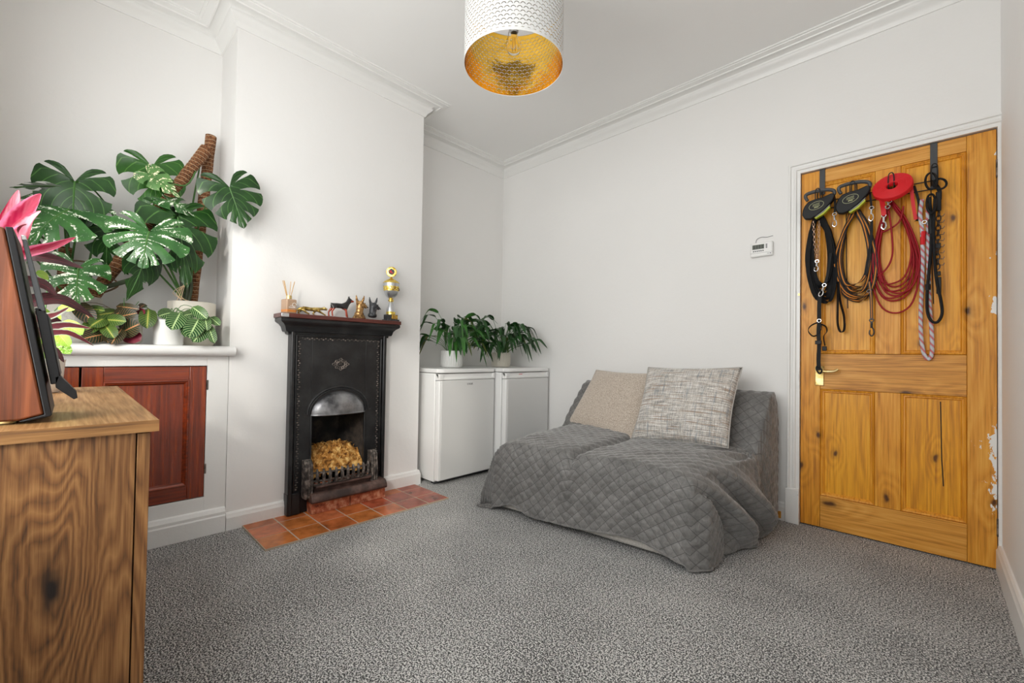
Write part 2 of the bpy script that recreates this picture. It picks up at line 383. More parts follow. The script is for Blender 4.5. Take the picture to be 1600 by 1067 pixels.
# cornice
CPROF = [(0, 2.686), (.008, 2.686), (.011, 2.692), (.014, 2.700), (.022, 2.712), (.034, 2.722), (.043, 2.731), (.046, 2.740), (.046, 2.746), (.040, 2.749),
         (.043, 2.757), (.054, 2.764), (.068, 2.766), (.086, 2.763), (.088, 2.757), (.094, 2.757), (.097, 2.763), (.112, 2.766), (.126, 2.768), (.128, 2.772), (.139, 2.773), (.141, 2.780), (0, 2.780)]
struct(mk('trim_cornice', MB().add(sweep([(XL, YD), (XL, BY0), (XA, BY0), (XA, BY1), (XR, BY1), (XR, YB), (XC, YB), (XC, YD)], CPROF)), M_TRIM, angle=28))
# skirting boards
def skirting(name, path, h=.10, t=.018, m=M_TRIM2):
    return struct(mk(name, MB().add(sweep(path, [(0, 0), (t, 0), (t, h-.028), (t-.004, h-.02), (t-.006, h-.008), (t-.012, h), (0, h)])), m, angle=25))
skirting('baseboard_breast_left', [(XA, BY0-.0), (XA, .876)], .092)
skirting('baseboard_breast_right', [(XA, 1.477), (XA, BY1), (XR, BY1)], .105)
skirting('baseboard_back', [(XR, YB), (-.607, YB)], .105)
skirting('baseboard_right', [(XC, YB), (XC, YD)], .125)
mk('bare_wood_patch', MB().box(-.664, -.626, YB-.0215, YB-.016, .012, .052), M_PINE_H, bpy.data.objects['baseboard_back'], bevel=.001)
# ------------------------------------------------------------------ door with its surround
AP = [(0, 0), (0, .012), (-.016, .013), (-.020, .020), (-.030, .021), (-.034, .014), (-.044, .017), (-.047, .026), (-.056, .027), (-.058, .022), (-.058, 0)]
vs, fs = sweep([(-.539, .2), (-.539, 2.032), (XC, 2.032)], AP)
fr = struct(mk('trim_door_architrave', MB().add(([(x, YB-d, z) for x, z, d in vs], fs)), M_TRIM, angle=25))
mk('plinth_block', MB().box(-.607, -.537, YB-.030, YB, 0, .2), M_TRIM2, fr, bevel=.004)
mk('jamb', MB().box(.224, XC, YB-.012, YB+.06, 0, 2.032).box(-.545, -.539, YB, YB+.06, 0, 2.032), M_TRIM2, fr, bevel=.001)
mk('strike_plate', MB().box(-.549, -.5395, YB-.0135, YB-.002, .79, .90).box(-.547, -.5425, YB-.0145, YB-.013, .83, .86), M_TRIM, fr, bevel=.001)
mk('latch_pin', MB().box(-.548, -.5385, YB-.018, YB-.008, 1.318, 1.330), M_BRASS, fr)
mk('hinge', MB().add(lathe([(.006, 1.80), (.006, 1.88)], 10, .2245, YB-.006)), M_RUST, fr)
mk('hinge', MB().add(lathe([(.006, .16), (.006, .24)], 10, .2245, YB-.006)), M_RUST, fr)
YF = YB+.007                                     # face of the door
door = mk('door_1', MB().box(-.536, .2205, YF+.022, YF+.036, .009, 2.027), plain('dark_door_core', (.035, .018, .008), .7), smooth=False); struct(door)
def dpart(name, x0, x1, z0, z1, m, y0=0.0, y1=.03, bev=.0015): return mk(name, MB().box(x0, x1, YF+y0, YF+y1, z0, z1), m, door, bevel=bev)
dpart('stile', -.536, -.4435, .008, 2.028, M_PINE_V); dpart('stile', .1275, .2215, .008, 2.028, M_PINE_C)
dpart('rail', -.4425, .1265, 1.955, 2.028, M_PINE_H); dpart('rail', -.4425, .1265, .784, .981, M_PINE_H); dpart('rail', -.4425, .1265, .008, .184, M_PINE_H)
dpart('muntin', -.2065, -.1055, .9825, 1.954, M_PINE_V); dpart('muntin', -.2065, -.1055, .1855, .7825, M_PINE_V)
for (x0, x1) in ((-.4425, -.2075), (-.1045, .1265)):
    for (z0, z1) in ((.9825, 1.954), (.1855, .7825)):
        p = dpart('panel', x0+.018, x1-.018, z0+.018, z1-.018, M_PINE_P, .013, .024)
        if x0 > -.2 or z0 > .9:                     # shrinkage cracks in three of the panels
            cx = x0+(x1-x0)*(.62 if z0 < .9 else .47); zt = (z1-.03, z0+.02)
            mk('crack', MB().add(ribbon([(cx, YF+.0128, zt[0]), (cx+.004, YF+.0128, (zt[0]+zt[1])/2), (cx+.010, YF+.0128, zt[0]*.25+zt[1]*.75)], .0042, .0008, (1, 0, 0))), M_GAP, p)
        vs, fs = sweep([(x0, z0), (x0, z1), (x1, z1), (x1, z0), (x0, z0)], [(0, .022), (0, .004), (.004, .001), (.008, .003), (.011, .0065), (.015, .006), (.020, .012), (.022, .022)])
        # close the mitre of the ring
        m_ = 8; n_ = len(vs)//m_
        def fixc(k, o): x, z, d = vs[k]; return (o[0], o[1], d)
        for j, (o, d) in enumerate([(0, .022), (0, .004), (.004, .001), (.008, .003), (.011, .0065), (.015, .006), (.020, .012), (.022, .022)]):
            for k in (j, (n_-1)*m_+j): vs[k] = (x0+o, z0+o, d)
        mk('moulding', MB().add(([(x, YF+d, z) for x, z, d in vs], fs[:-2])), M_PINE_H if False else M_PINE_V, door, angle=25)
# lever handle on a brass plate
pl = mk('handle_plate', MB().box(-.4675, -.4255, YF-.006, YF, .802, .912), M_BRASS, door, bevel=.003)
mk('lever', MB().add(tube(spline([(-.447, YF-.004, .885), (-.447, YF-.045, .885), (-.435, YF-.055, .885), (-.40, YF-.054, .884), (-.375, YF-.05, .886), (-.358, YF-.046, .897)], 6), [.008]*6+[.007]*25, 10)), M_BRASS, pl)

# ------------------------------------------------------------------ quarry tile hearth
hearth = struct(mk('hearth', MB().box(XA, -2.254, .664, 1.746, 0, .0090), M_GROUT, smooth=False))
random.seed(5)
for c in range(7):
    y0 = .664+c*.1546; y1 = y0+.1546
    for r, (xa, xb) in enumerate(((-2.254, -2.408), (-2.408, -2.562), (-2.562, -2.664))):
        d = random.uniform(-.0006, .0012)
        mk('tile', MB().box(xa-.0030, xb+.0030, y0+.0032, y1-.0032, 0.001, .010+d), M_TILES[random.choice([0, 1, 1, 0, 4] if c < 4 else [2, 3, 0, 4])], hearth, bevel=.0018)

# ------------------------------------------------------------------ cast iron fireplace
fp = thing('fireplace', 'black cast iron fireplace with arched hood and mahogany shelf on the chimney breast', 'fireplace', (-2.62, 1.172, 0))
FX = -2.622
mk('front_plate', MB().box(XA, FX, .880, 1.0, .011, 1.07).box(XA, FX, 1.338, 1.474, .011, 1.07).box(XA, FX, 1.0, 1.338, .571, 1.07), M_IRON, fp, bevel=.002)
for a, b in ((.876, .900), (1.452, 1.476)):
    mk('outer_moulding', MB().box(XA, FX+.020, a, b, .011, 1.07), M_IRON, fp, bevel=.008, segs=3)
for a, b in ((.904, .914), (1.438, 1.448)):
    mk('inner_moulding', MB().box(XA, FX+.010, a, b, .14, 1.045), M_IRON, fp, bevel=.004)
mk('inner_moulding', MB().box(XA, FX+.010, .904, 1.448, 1.036, 1.046), M_IRON, fp, bevel=.004)
for a, b in ((.874, .945), (1.407, 1.478)):
    mk('plinth', MB().box(XA, FX+.014, a, b, .011, .135), M_IRON, fp, bevel=.004)
# leaf-and-dart border, too small to pick apart singly
_b = MB()
def bud(y, z): _b.add(ellipsoid((FX+.001, y, z), (.005, .006, .0045), 8, 5))
for k in range(64):
    z = .15+k*.0138; s = .003 if k % 2 else -.003
    bud(.927+s, z); bud(1.423+s, z)
for k in range(37): bud(.930+k*.0135, 1.024+(.003 if k % 2 else -.003))
mk('beaded_border', _b, M_RUST, fp)['kind'] = 'stuff'
# rosette
_b = MB(); C0 = (1.172, .874)
for k in range(16):
    a = 2*PI*k/16; ry, rz = .040, .027; f = 1.12 if k % 4 == 0 else (.86 if k % 2 else .95)
    _b.add(tube([(FX+.003, C0[0]+ry*f*math.cos(a)+.0075*math.cos(b), C0[1]+rz*f*math.sin(a)+.0065*math.sin(b)) for b in [2*PI*q/10 for q in range(10)]], .0022, 5, closed=True))
_b.add(tube([(FX+.003, C0[0]+.024*math.cos(b), C0[1]+.014*math.sin(b)) for b in [2*PI*q/20 for q in range(20)]], .003, 6, closed=True))
_b.add(ellipsoid((FX, C0[0], C0[1]), (.007, .012, .006), 10, 6))
mk('rosette', _b, M_RUST, fp)
# moulded cornice below the shelf
prof = [(.0, 1.048), (.010, 1.048), (.012, 1.060), (.026, 1.062), (.030, 1.072), (.034, 1.088), (.046, 1.104), (.062, 1.114), (.066, 1.120), (.066, 1.136), (0, 1.136)]
mk('cornice', MB().add(sweep([(XA, .872), (FX-.002, .872), (FX-.002, 1.480), (XA, 1.480)], [(o, z) for o, z in prof])), M_IRON, fp, angle=30)
sh = mk('mantel_shelf', MB().box(XA, -2.546, .798, 1.548, 1.137, 1.161), M_SHELF, fp, bevel=.003); sh['label'] = 'mahogany mantel shelf'
mk('edge_clip', MB().box(-2.553, -2.5435, .802, .842, 1.1385, 1.1595), M_CHROME, sh, bevel=.002)
# arch and hood
cy, cz = 1.170, .578
def arc(ry, rz, x, n=28): return [(x, cy-ry*math.cos(PI*k/n), cz+rz*math.sin(PI*k/n)) for k in range(n+1)]
_b = MB()
_b.add(tube([(FX, cy-.206, cz), (FX, cy-.194, cz)]+arc(.190, .156, FX)+[(FX, cy+.194, cz), (FX, cy+.206, cz)], .007, 8))
_b.add(tube(arc(.178, .144, FX), .005, 8))
mk('arch_moulding', _b, M_IRON, fp)
_b = MB(); n = 26; mrow = 12; vs = []; fs = []
for j in range(mrow+1):
    q = j/mrow                                     # 0 at rim .. 1 at the lip
    for k in range(n+1):
        a = PI*k/n; rr = 1-q; yy = cy-.168*rr*math.cos(a); zz = cz-.006+.134*rr*math.sin(a)
        bul = .052*math.sqrt(max(0, 1-rr*rr))
        vs.append((FX+.001+bul, yy, zz))
for j in range(mrow):
    for k in range(n): fs.append((j*(n+1)+k, j*(n+1)+k+1, (j+1)*(n+1)+k+1, (j+1)*(n+1)+k))
_b.add((vs, fs)); mk('hood', _b, M_IRONG, fp, angle=60)
mk('hood_lip', MB().add(tube([(FX+.052*math.sqrt(max(0, 1-(abs(t)/.168)**2)), cy+t, cz-.006) for t in [-.168+.336*k/24 for k in range(25)]], .005, 8)), M_IRONG, fp)
# opening edges and sooty fire chamber
for y in (.997, 1.332): mk('opening_edge', MB().box(FX-.01, FX+.006, y, y+.009, .011, .572), M_IRON, fp, bevel=.002)
P = lambda y, x, z: (x, y, z)
vs = [P(1.0, -2.64, .012), P(1.0, -2.64, .64), P(1.338, -2.64, .64), P(1.338, -2.64, .012), P(1.06, -2.93, .012), P(1.06, -2.86, .64), P(1.28, -2.86, .64), P(1.28, -2.93, .012)]
mk('fire_chamber', MB().add((vs, [(0, 1, 5, 4), (1, 2, 6, 5), (2, 3, 7, 6), (4, 5, 6, 7), (0, 4, 7, 3)])), M_SOOT, fp, smooth=False)

# grate standing in the fire opening
gr = thing('fire_grate', 'worn iron fire grate with fluted posts and short bars in the fireplace', 'grate', (-2.57, 1.17, .075))
for y in (.953, 1.359):
    _b = MB().add(prism([(-2.618, .100), (-2.560, .100), (-2.556, .20), (-2.566, .298), (-2.590, .318), (-2.618, .318)], y, y+.046, Matrix(((1, 0, 0, 0), (0, 0, 1, 0), (0, 1, 0, 0), (0, 0, 0, 1)))))
    po = mk('post', _b, M_RUST, gr, bevel=.003)
    for k in range(3):
        yy = y+.009+k*.014
        mk('flute', MB().add(tube([(-2.5585, yy, .104), (-2.5545, yy, .20), (-2.5645, yy, .297), (-2.588, yy, .318)], .0045, 6)), M_RUST, po)
NB_ = 10
def barx(t): return -2.575+.022*math.sin(PI*t)
_r = MB()
for z in (.192, .240): _r.add(tube([(barx(k/16), 1.005+.352*k/16, z-.006*k/16) for k in range(17)], .006, 8))
mk('rail', _r, M_RUST, gr)
for k in range(NB_):
    t = (k+.5)/NB_; y = 1.005+.352*t; x = barx(t)+.003
    mk('bar', MB().add(tube([(x, y, .180-.006*t), (x+.006, y, .20), (x+.006, y, .235), (x-.002, y, .262-.006*t)], [.0095, .0105, .0095, .006], 8)), M_RUST, gr)
mk('ash_shelf', MB().box(-2.618, -2.560, 1.0, 1.36, .165, .178), M_RUST, gr, bevel=.002)
for k in range(12): mk('slot_bar', MB().box(-2.61, -2.558, 1.012+k*.029, 1.024+k*.029, .178, .183), M_BRICK, gr, bevel=.002)
mk('ash_pan_front', MB().add(prism([(-2.60, .105), (-2.572, .105), (-2.562, .150), (-2.545, .156), (-2.545, .168), (-2.60, .166)], 1.01, 1.352, Matrix(((1, 0, 0, 0), (0, 0, 1, 0), (0, 1, 0, 0), (0, 0, 0, 1))))), M_FENDER, gr, bevel=.002)
for y0, y1, lab in ((.987, 1.214, 'worn red brick under the left half of the brown fender bar'), (1.219, 1.452, 'worn red brick under the right half of the brown fender bar')):
    _b = MB(); nx, ny, nz = 4, 10, 4
    bm_ = bmesh.new(); bmesh.ops.create_cube(bm_, size=1.0); bmesh.ops.subdivide_edges(bm_, edges=bm_.edges, cuts=5, use_grid_fill=True)
    vv = []
    for v in bm_.verts:
        p = Vector((-2.582+v.co.x*.072, (y0+y1)/2+v.co.y*(y1-y0), .043+v.co.z*.066)); q = mnoise.noise(p*38); vv.append(p+Vector((q*.003, q*.002, (q*.003 if v.co.z > -.49 else 0))))
    ff = [tuple(v.index for v in f.verts) for f in bm_.faces]; bm_.free()
    tag(mk('brick', _b.add((vv, ff)), M_BRICK, bevel=.002), lab, 'brick', 'bricks under the grate')
tag(mk('fender_bar', MB().add(prism([(-2.612, .0775), (-2.522, .0775), (-2.515, .085), (-2.517, .102), (-2.530, .124), (-2.545, .131), (-2.612, .131)], .978, 1.450, Matrix(((1, 0, 0, 0), (0, 0, 1, 0), (0, 1, 0, 0), (0, 0, 0, 1))))), M_FENDER, bevel=.004), 'brown painted fender bar lying on two bricks before the grate', 'fender')
# golden dried moss in the grate
random.seed(3); vs = []; fs = []; nu, nv = 40, 24
for j in range(nv+1):
    for k in range(nu+1):
        y = 1.012+.316*k/nu; q = j/nv; x = -2.60-.20*q
        h = .19+.135*math.sin(min(1, q*1.5)*PI/2)+.04*math.sin(PI*k/nu)
        nse = mnoise.fractal(Vector((x*26, y*26, 1.3)), 1, 2, 5)
        vs.append((x, y, max(.19, h+.030*nse)))
for j in range(nv):
    for k in range(nu): fs.append((j*(nu+1)+k, j*(nu+1)+k+1, (j+1)*(nu+1)+k+1, (j+1)*(nu+1)+k))
mo = MB().add((vs, fs))
for k in range(260):                               # curling strands
    y = random.uniform(1.02, 1.32); q = random.random(); x = -2.60-.19*q; z = .19+.135*math.sin(min(1, q*1.5)*PI/2)+.04*math.sin(PI*(y-1.012)/.316)
    a = random.uniform(0, 6.28); l = random.uniform(.015, .035)
    p0 = Vector((x, y, z-.005)); p2 = p0+Vector((.5*l*math.cos(a), l*math.sin(a), random.uniform(.2, .9)*l)); p1 = (p0+p2)/2+Vector((0, 0, .4*l))
    mo.add(tube([p0, p1, p2], [.003, .0025, .001], 4))
o = mk('dried_moss', mo, M_STRAW, angle=80); tag(o, 'golden dried moss heaped inside the fire opening', 'moss'); o['kind'] = 'stuff'

# ------------------------------------------------------------------ alcove cupboard, sill
cb = thing('alcove_cupboard', 'built-in alcove cupboard with red varnished panel doors in a white frame', 'cupboard', (-2.66, .15, 0))
CXF = -2.668
_b = MB().box(XL+.002, CXF, .495, .5885, .001, .917).box(XL+.002, CXF, YD, .495, .868, .917).box(XL+.002, CXF, YD, .495, .001, .196).box(XL+.002, CXF, YD, -.235, .196, .868)
mk('face_frame', _b, M_TRIM2, cb, bevel=.002)
mk('skirting', MB().add(sweep([(CXF, YD), (CXF, .586)], [(0, .002), (.026, .002), (.026, .085), (.022, .092), (.022, .106), (.012, .124), (0, .128)])), M_TRIM2, cb, angle=25)
def cdoor(y0, y1, hinge):
    z0, z1 = .200, .864; x = CXF-.001; s = .07
    d = mk('door', MB().box(x-.026, x-.012, y0, y1, z0, z1), M_MAHOG_V, cb)
    mk('stile', MB().box(x-.02, x, y1-s, y1, z0, z1), M_MAHOG_V, d, bevel=.002); mk('stile', MB().box(x-.02, x, y0, y0+s, z0, z1), M_MAHOG_V, d, bevel=.002)
    mk('rail', MB().box(x-.02, x, y0+s+.0008, y1-s-.0008, z1-.066, z1), M_MAHOG_H, d, bevel=.002); mk('rail', MB().box(x-.02, x, y0+s+.0008, y1-s-.0008, z0, z0+.066), M_MAHOG_H, d, bevel=.002)
    a0, a1, c0, c1 = y0+s, y1-s, z0+.066, z1-.066
    pr_ = [(0, .012), (0, -.004), (.006, -.005), (.010, .000), (.015, .002), (.020, .009), (.022, .012)]
    vs, fs = sweep([(a0, c0), (a0, c1), (a1, c1), (a1, c0), (a0, c0)], pr_); n_ = len(vs)//len(pr_)
    for j, (o, dd) in enumerate(pr_):
        for k in (j, (n_-1)*len(pr_)+j): vs[k] = (a0+o, c0+o, dd)
    mk('moulding', MB().add(([(x-dd, a, c) for a, c, dd in vs], fs[:-2])), M_MAHOG_H, d, angle=25)
    if hinge:
        for z in (.77, .34): mk('hinge', MB().box(x-.004, x+.004, y1+.0005, y1+.008, z-.025, z+.025), M_RUST, d, bevel=.001)
cdoor(.037, .492, True); cdoor(-.232, .029, False)
vs, fs = prism([(XL+.001, .918), (-2.640, .918), (-2.626, .924), (-2.618, .936), (-2.616, .948), (-2.620, .962), (-2.632, .970), (XL+.001, .970)], YD, .588, Matrix(((1, 0, 0, 0), (0, 0, 1, 0), (0, 1, 0, 0), (0, 0, 0, 1))))
_b = MB().add((vs, fs)).add(prism([(-2.664, .918), (-2.640, .918), (-2.626, .924), (-2.618, .936), (-2.616, .948), (-2.620, .962), (-2.632, .970), (-2.664, .970)], .588, .612, Matrix(((1, 0, 0, 0), (0, 0, 1, 0), (0, 1, 0, 0), (0, 0, 0, 1)))))
tag(mk('alcove_sill', _b, M_TRIM2, bevel=.003), 'white rounded sill board topping the alcove cupboard', 'sill')

# ------------------------------------------------------------------ fridges
def fridge(name, label, y0, y1, xf, zt, loc, hand):
    t = thing(name, label, 'fridge', loc, group='under-counter fridges'); xb = XR+.01; xd = xf-.052
    mk('body', MB().box(xb, xd-.006, y0, y1, .022, zt-.034), M_FRIDGE, t, bevel=.006)
    mk('top', MB().add(prism([(xb, y0-.002), (xd+.016, y0-.002), (xf-.004, y0+.03), (xf, y0+.05), (xf, y1-.012), (xf-.012, y1+.002), (xb, y1+.002)], zt-.030, zt)), M_FRIDGE, t, bevel=.006, segs=3)
    d = mk('door', MB().box(xd, xf-.004, y0+.001, y1-.001, .035, zt-.084), M_FRIDGE, t, bevel=.010, segs=3)
    mk('door_panel', MB().box(xf-.010, xf-.0025, y0+.022, y1-.008, .040, zt-.086), M_FRIDGE2, d, bevel=.003)
    hs = mk('handle_strip', MB().box(xd, xf-.016, y0+.001, y1-.001, zt-.082, zt-.036).box(xd, xf-.003, y0+.001, y0+.04, zt-.082, zt-.036).box(xd, xf-.003, y1-.022, y1-.001, zt-.082, zt-.036).box(xd, xf-.003, y0+.03, y1-.015, zt-.082, zt-.066), M_FRIDGE, d, bevel=.004)
    if hand: mk('red_mark', MB().box(xf-.0165, xf-.0150, y0+.16, y0+.20, zt-.052, zt-.048), M_REDWEB, hs)
    for yy in (y0+.04, y1-.04):
        mk('foot', MB().add(lathe([(.015, .0005), (.018, .006), (.012, .023)], 12, xd-.06, yy)), M_BLACK, t)
    mk('kick_plate', MB().box(xd-.02, xd-.012, y0+.01, y1-.01, .006, .034), M_GREYPL, t)
    return t, d
f1, d1 = fridge('under_counter_fridge', 'white under-counter fridge with small black lettering beside the chimney breast', 1.842, 2.388, -2.506, .838, (-2.76, 2.11, 0), False)
lm = text_mesh('LOGIK', .020); Mt = Matrix(((0, 0, 1, -2.5083), (1, 0, 0, 2.128), (0, 1, 0, .722), (0, 0, 0, 1)))
mk('lettering', MB().add(lm, 0, Mt), M_GREYPL, d1, smooth=False)
f2, d2 = fridge('under_counter_fridge', 'white under-counter fridge in the corner behind the sofa', 2.402, 2.930, -2.392, .840, (-2.70, 2.66, 0), True)

# ------------------------------------------------------------------ wall thermostat
th = thing('thermostat', 'small white wall thermostat with grey display left of the door', 'thermostat', (-.738, YB, 1.615))
mk('case', MB().box(-.800, -.676, YB-.024, YB-.0005, 1.574, 1.662), M_TRIM, th, bevel=.008, segs=3)
mk('display', MB().box(-.787, -.722, YB-.0252, YB-.0235, 1.620, 1.648), plain('grey_lcd', (.10, .115, .085), .25), th)
_b = MB()
for k in range(4):
    for q in range(3): _b.box(-.780+k*.015, -.776+k*.015+.004, YB-.0256, YB-.025, 1.625+q*.007, 1.629+q*.007)
mk('display_digits', _b, M_BLACK, th, smooth=False)
for k in range(6): mk('button', MB().box(-.784+k*.0105, -.777+k*.0105, YB-.0255, YB-.0235, 1.605, 1.612), M_GREYPL, th, bevel=.001)
for k in range(3): mk('button', MB().box(-.714, -.705, YB-.0255, YB-.0235, 1.622+k*.009, 1.628+k*.009), M_GREYPL, th, bevel=.001)
mk('seam', MB().box(-.798, -.678, YB-.0243, YB-.0238, 1.596, 1.597), M_GREYPL, th)
mk('brand_mark', MB().box(-.692, -.684, YB-.0245, YB-.0238, 1.586, 1.590).box(-.706, -.694, YB-.0245, YB-.0238, 1.587, 1.589), M_GREYPL, th)
tag(mk('thin_wire', MB().add(tube(spline([ony(1181, 380, YB-.003), ony(1183, 374, YB-.003), ony(1190, 370.5, YB-.003), ony(1198, 370.5, YB-.003), ony(1208, 368, YB-.003)], 5), .0012, 5)), M_GREYPL), 'thin dark wire trailing across the wall above the thermostat', 'wire')

# ------------------------------------------------------------------ sofa with quilted throw and cushions
def fabric(name, cols, sc, bump=.5, bd=.004, rough=.9, lo=.35, hi=.65, weave=None):
    m = NT(name); v = m.coord(); f = m.noise(v, sc, 3, .7)
    n = len(cols); c = m.ramp(f, [(lo+(hi-lo)*i/(n-1), q) for i, q in enumerate(cols)])
    m.b(Base__Color=c, Roughness=rough, Sheen__Weight=.3, Specular__IOR__Level=.15); m.bump(f, bump, bd); return m.mat
def throw_mat():
    m = NT('grey_quilted_velvet'); uv = m.coord('UV'); v = m.coord()
    w = m.noise(v, 42, 5, .65, .8); b2 = m.noise(v, 7, 3)
    c = m.ramp(m.math('ADD', m.math('MULTIPLY', w, .6), m.math('MULTIPLY', b2, .4)), [(.34, (.115, .111, .107)), (.5, (.165, .160, .155)), (.66, (.235, .229, .222))])
    sx = m.n('SeparateXYZ', Vector=uv)
    def line(op):
        q = m.math('FRACT', m.math('DIVIDE', m.math(op, sx.outputs[0], sx.outputs[1]), .068)); return m.math('ABSOLUTE', m.math('SUBTRACT', q, .5))
    st = m.math('MINIMUM', line('ADD'), line('SUBTRACT'))
    c = m.mix(m.ramp(st, [(.012, 1.0), (.035, 0.0)]), c, (.075, .072, .070))      # stitched seams
    m.b(Base__Color=c, Roughness=.62, Sheen__Weight=.55, Sheen__Roughness=.4, Specular__IOR__Level=.25); m.bump(w, .5, .006); return m.mat
M_THROW = throw_mat()
M_SOFA = fabric('cream_sofa_cover', [(.50, .47, .43), (.66, .63, .59)], 160)
sofa = thing('sofa', 'low two-seat sofa with cream base hidden under a grey quilted throw', 'sofa', (-1.30, 2.4, 0))
def q4(s, t):      # plan of the seat: s across, t front to back
    f = Vector((-1.905, 1.875)).lerp(Vector((-.765, 1.985)), s); b = Vector((-1.915, 2.90)).lerp(Vector((-.655, 2.90)), s); return f.lerp(b, t)
def qbox(s0, s1, t0, t1, z0, z1, lean=0.0):
    c = [q4(s0, t0), q4(s1, t0), q4(s1, t1), q4(s0, t1)]
    return ([(p.x, p.y, z0) for p in c]+[(p.x, p.y+lean, z1) for p in c], [(0, 3, 2, 1), (4, 5, 6, 7), (0, 1, 5, 4), (1, 2, 6, 5), (2, 3, 7, 6), (3, 0, 4, 7)])
mk('base', MB().add(qbox(.02, .985, -.030, .96, .020, .20)), M_SOFA, sofa, bevel=.02)
mk('seat_cushion', MB().add(qbox(.035, .44, .045, .70, .19, .375)), M_SOFA, sofa, bevel=.03); mk('seat_cushion', MB().add(qbox(.46, .965, .045, .70, .19, .375)), M_SOFA, sofa, bevel=.03)
mk('backrest', MB().add(qbox(.04, .96, .74, .86, .20, .70, .10)), M_SOFA, sofa, bevel=.03)
for s in (.06, .94):
    for t in (.06, .90): p = q4(s, t); mk('foot', MB().add(lathe([(.02, .0005), (.024, .03)], 12, p.x, p.y)), M_BLACK, sofa)

# throw: cloth coordinates (a across, b from front hem over seat and back), in metres
WID, SIDE, FRONT = 1.19, .46, .40
XL0, XR0 = -1.945, -.705
def edge_round(d, r=.05): return d
na = 230; nb = 250
A = np.linspace(-SIDE, WID+SIDE, na); 
prof = [(0.0, .385), (.03, .405), (.30, .425), (.58, .432), (.66, .445), (.70, .50), (.84, .70), (.90, .748), (.945, .752), (.972, .735), (.985, .68), (.99, .50), (.992, .25), (.995, .03)]
pp = spline([(d, 0, z) for d, z in prof], 10); cum = [0]
for i in range(1, len(pp)): cum.append(cum[-1]+(pp[i]-pp[i-1]).length)
TL = cum[-1]; PD = np.array([p.x for p in pp]); PZ = np.array([p.z for p in pp]); CU = np.array(cum)
Bc = np.concatenate([np.linspace(-FRONT, 0, 72, endpoint=False), np.linspace(0, TL, nb-72)])
pos = np.zeros((nb, na, 3))
def sm(x): x = max(0.0, min(1.0, x)); return x*x*(3-2*x)
for j, b in enumerate(Bc):
    for i, a in enumerate(A):
        s = min(max(a/WID, 0), 1)
        yf = 1.868+.100*s; wsc = (2.905-yf)/.995
        bb = max(b, 0); d = float(np.interp(bb, CU, PD)); zt = float(np.interp(bb, CU, PZ))
        y = yf+d*wsc
        xl = -1.935+.035*sm((.5-d)*2)-.0*d; xr = -.775+.095*sm(d/.6)
        if d > .6: xl = -1.945+.03*sm((zt-.45)/.3); xr = -.672+.02*sm((zt-.45)/.3)
        x = xl+(xr-xl)*s
        # seat cushions: a valley between them, soft crowns, worn creases
        onseat = 1.0 if d < .62 else max(0, 1-(d-.62)/.1)
        val = math.exp(-((s-.455-.02*math.sin(d*5))/.022)**2)
        z = zt+onseat*(.020*math.sin(PI*min(1, s/.45))**.5*(1 if s < .455 else 0)+.024*math.sin(PI*max(0, min(1, (s-.455)/.545)))**.6*(1 if s >= .455 else 0)-.028*val)
        z -= onseat*.03*(sm((.09-s)/.09)+sm((s-.93)/.07))*.6
        wr = mnoise.noise(Vector((a*4.2, b*5.1, .3)))*.010+mnoise.noise(Vector((a*11, b*9, 4.3)))*.005
        z += wr*(1 if d < .7 else .4)
        # creases radiating from the back right corner of the seat
        cr = math.hypot((s-1.0)*1.2, d-.62); ang = math.atan2(d-.62, (s-1.0)*1.2)
        z += .016*math.sin(ang*9+2)*math.exp(-(cr/.22)**2)*onseat
        qf = min(1, max(0, -b/FRONT)); ovr = a-WID if a > WID else (a if a < 0 else 0)
        qs = min(1, abs(ovr)/SIDE); right = a > WID
        if qf > 0 or qs > 0:
            top = z; q = max(qf, qs)
            hem = .012
            if qf > 0 and qs == 0:                  # front hem lifts in the middle, shows the base
                hem = .020+.050*math.exp(-((s-.13)/.09)**2)+.062*math.exp(-((s-.76)/.20)**2)+.022*math.exp(-((s-.42)/.15)**2)
            if qs > 0 and not right and qf > .0: hem = .006
            z = top-(top-hem)*(q**1.05)
            rnd = (1-(1-min(1, q*4))**2)            # round over the edge
            if qf > 0:
                fold = .006*math.sin(s*23+1.0)*qf+.02*math.exp(-((s-.44)/.03)**2)*qf*(1-qf)*-2.2
                fl = -.022*rnd-.030*qf+fold
                if qs == 0 or True: y += fl*(1-.3*min(1, qs*3))
            if qs > 0:
                sg = 1 if right else -1
                if qf == 0:
                    sw = math.sin(PI*min(1, qs*.78)**.9); f2 = (.105*sw*math.exp(-((d-(.06+.40*qs))/.075)**2)+.085*sw*math.exp(-((d-(.30+.42*qs))/.085)**2)-.03*sw*math.exp(-((d-(.18+.40*qs))/.06)**2)+.018*qs*math.sin(d*23+1))*(1-.85*sm((d-.62)/.2))
                    x += sg*(.016*rnd+.012*qs+f2*(1 if right else .6))
                    if right and d < .1: x -= sg*.0
                    if right: y += -.05*qs*sm((d-.55)/.3)
                else:                                # pleat at the corner
                    mm = min(qf, qs); outer = qs < qf
                    if right:
                        tt = mm*.36
                        x += (.052+.030*math.sin(mm*3))*min(1, mm*6)*(1.0 if outer else .55)+.012*rnd
                        y += tt
                        if outer: x -= .05*(tt/.36)*.6
                    else:
                        x -= .10*mm+.02; y -= .05*mm
                        if q > .8: z = min(z, .012+.02*(1-mm))
        pos[j, i] = (x, y, max(z, .008))
dA = np.gradient(pos, axis=1); dB = np.gradient(pos, axis=0); NN = np.cross(dA, dB); NN /= np.maximum(np.linalg.norm(NN, axis=2, keepdims=True), 1e-9)
AA, BB = np.meshgrid(A, Bc)
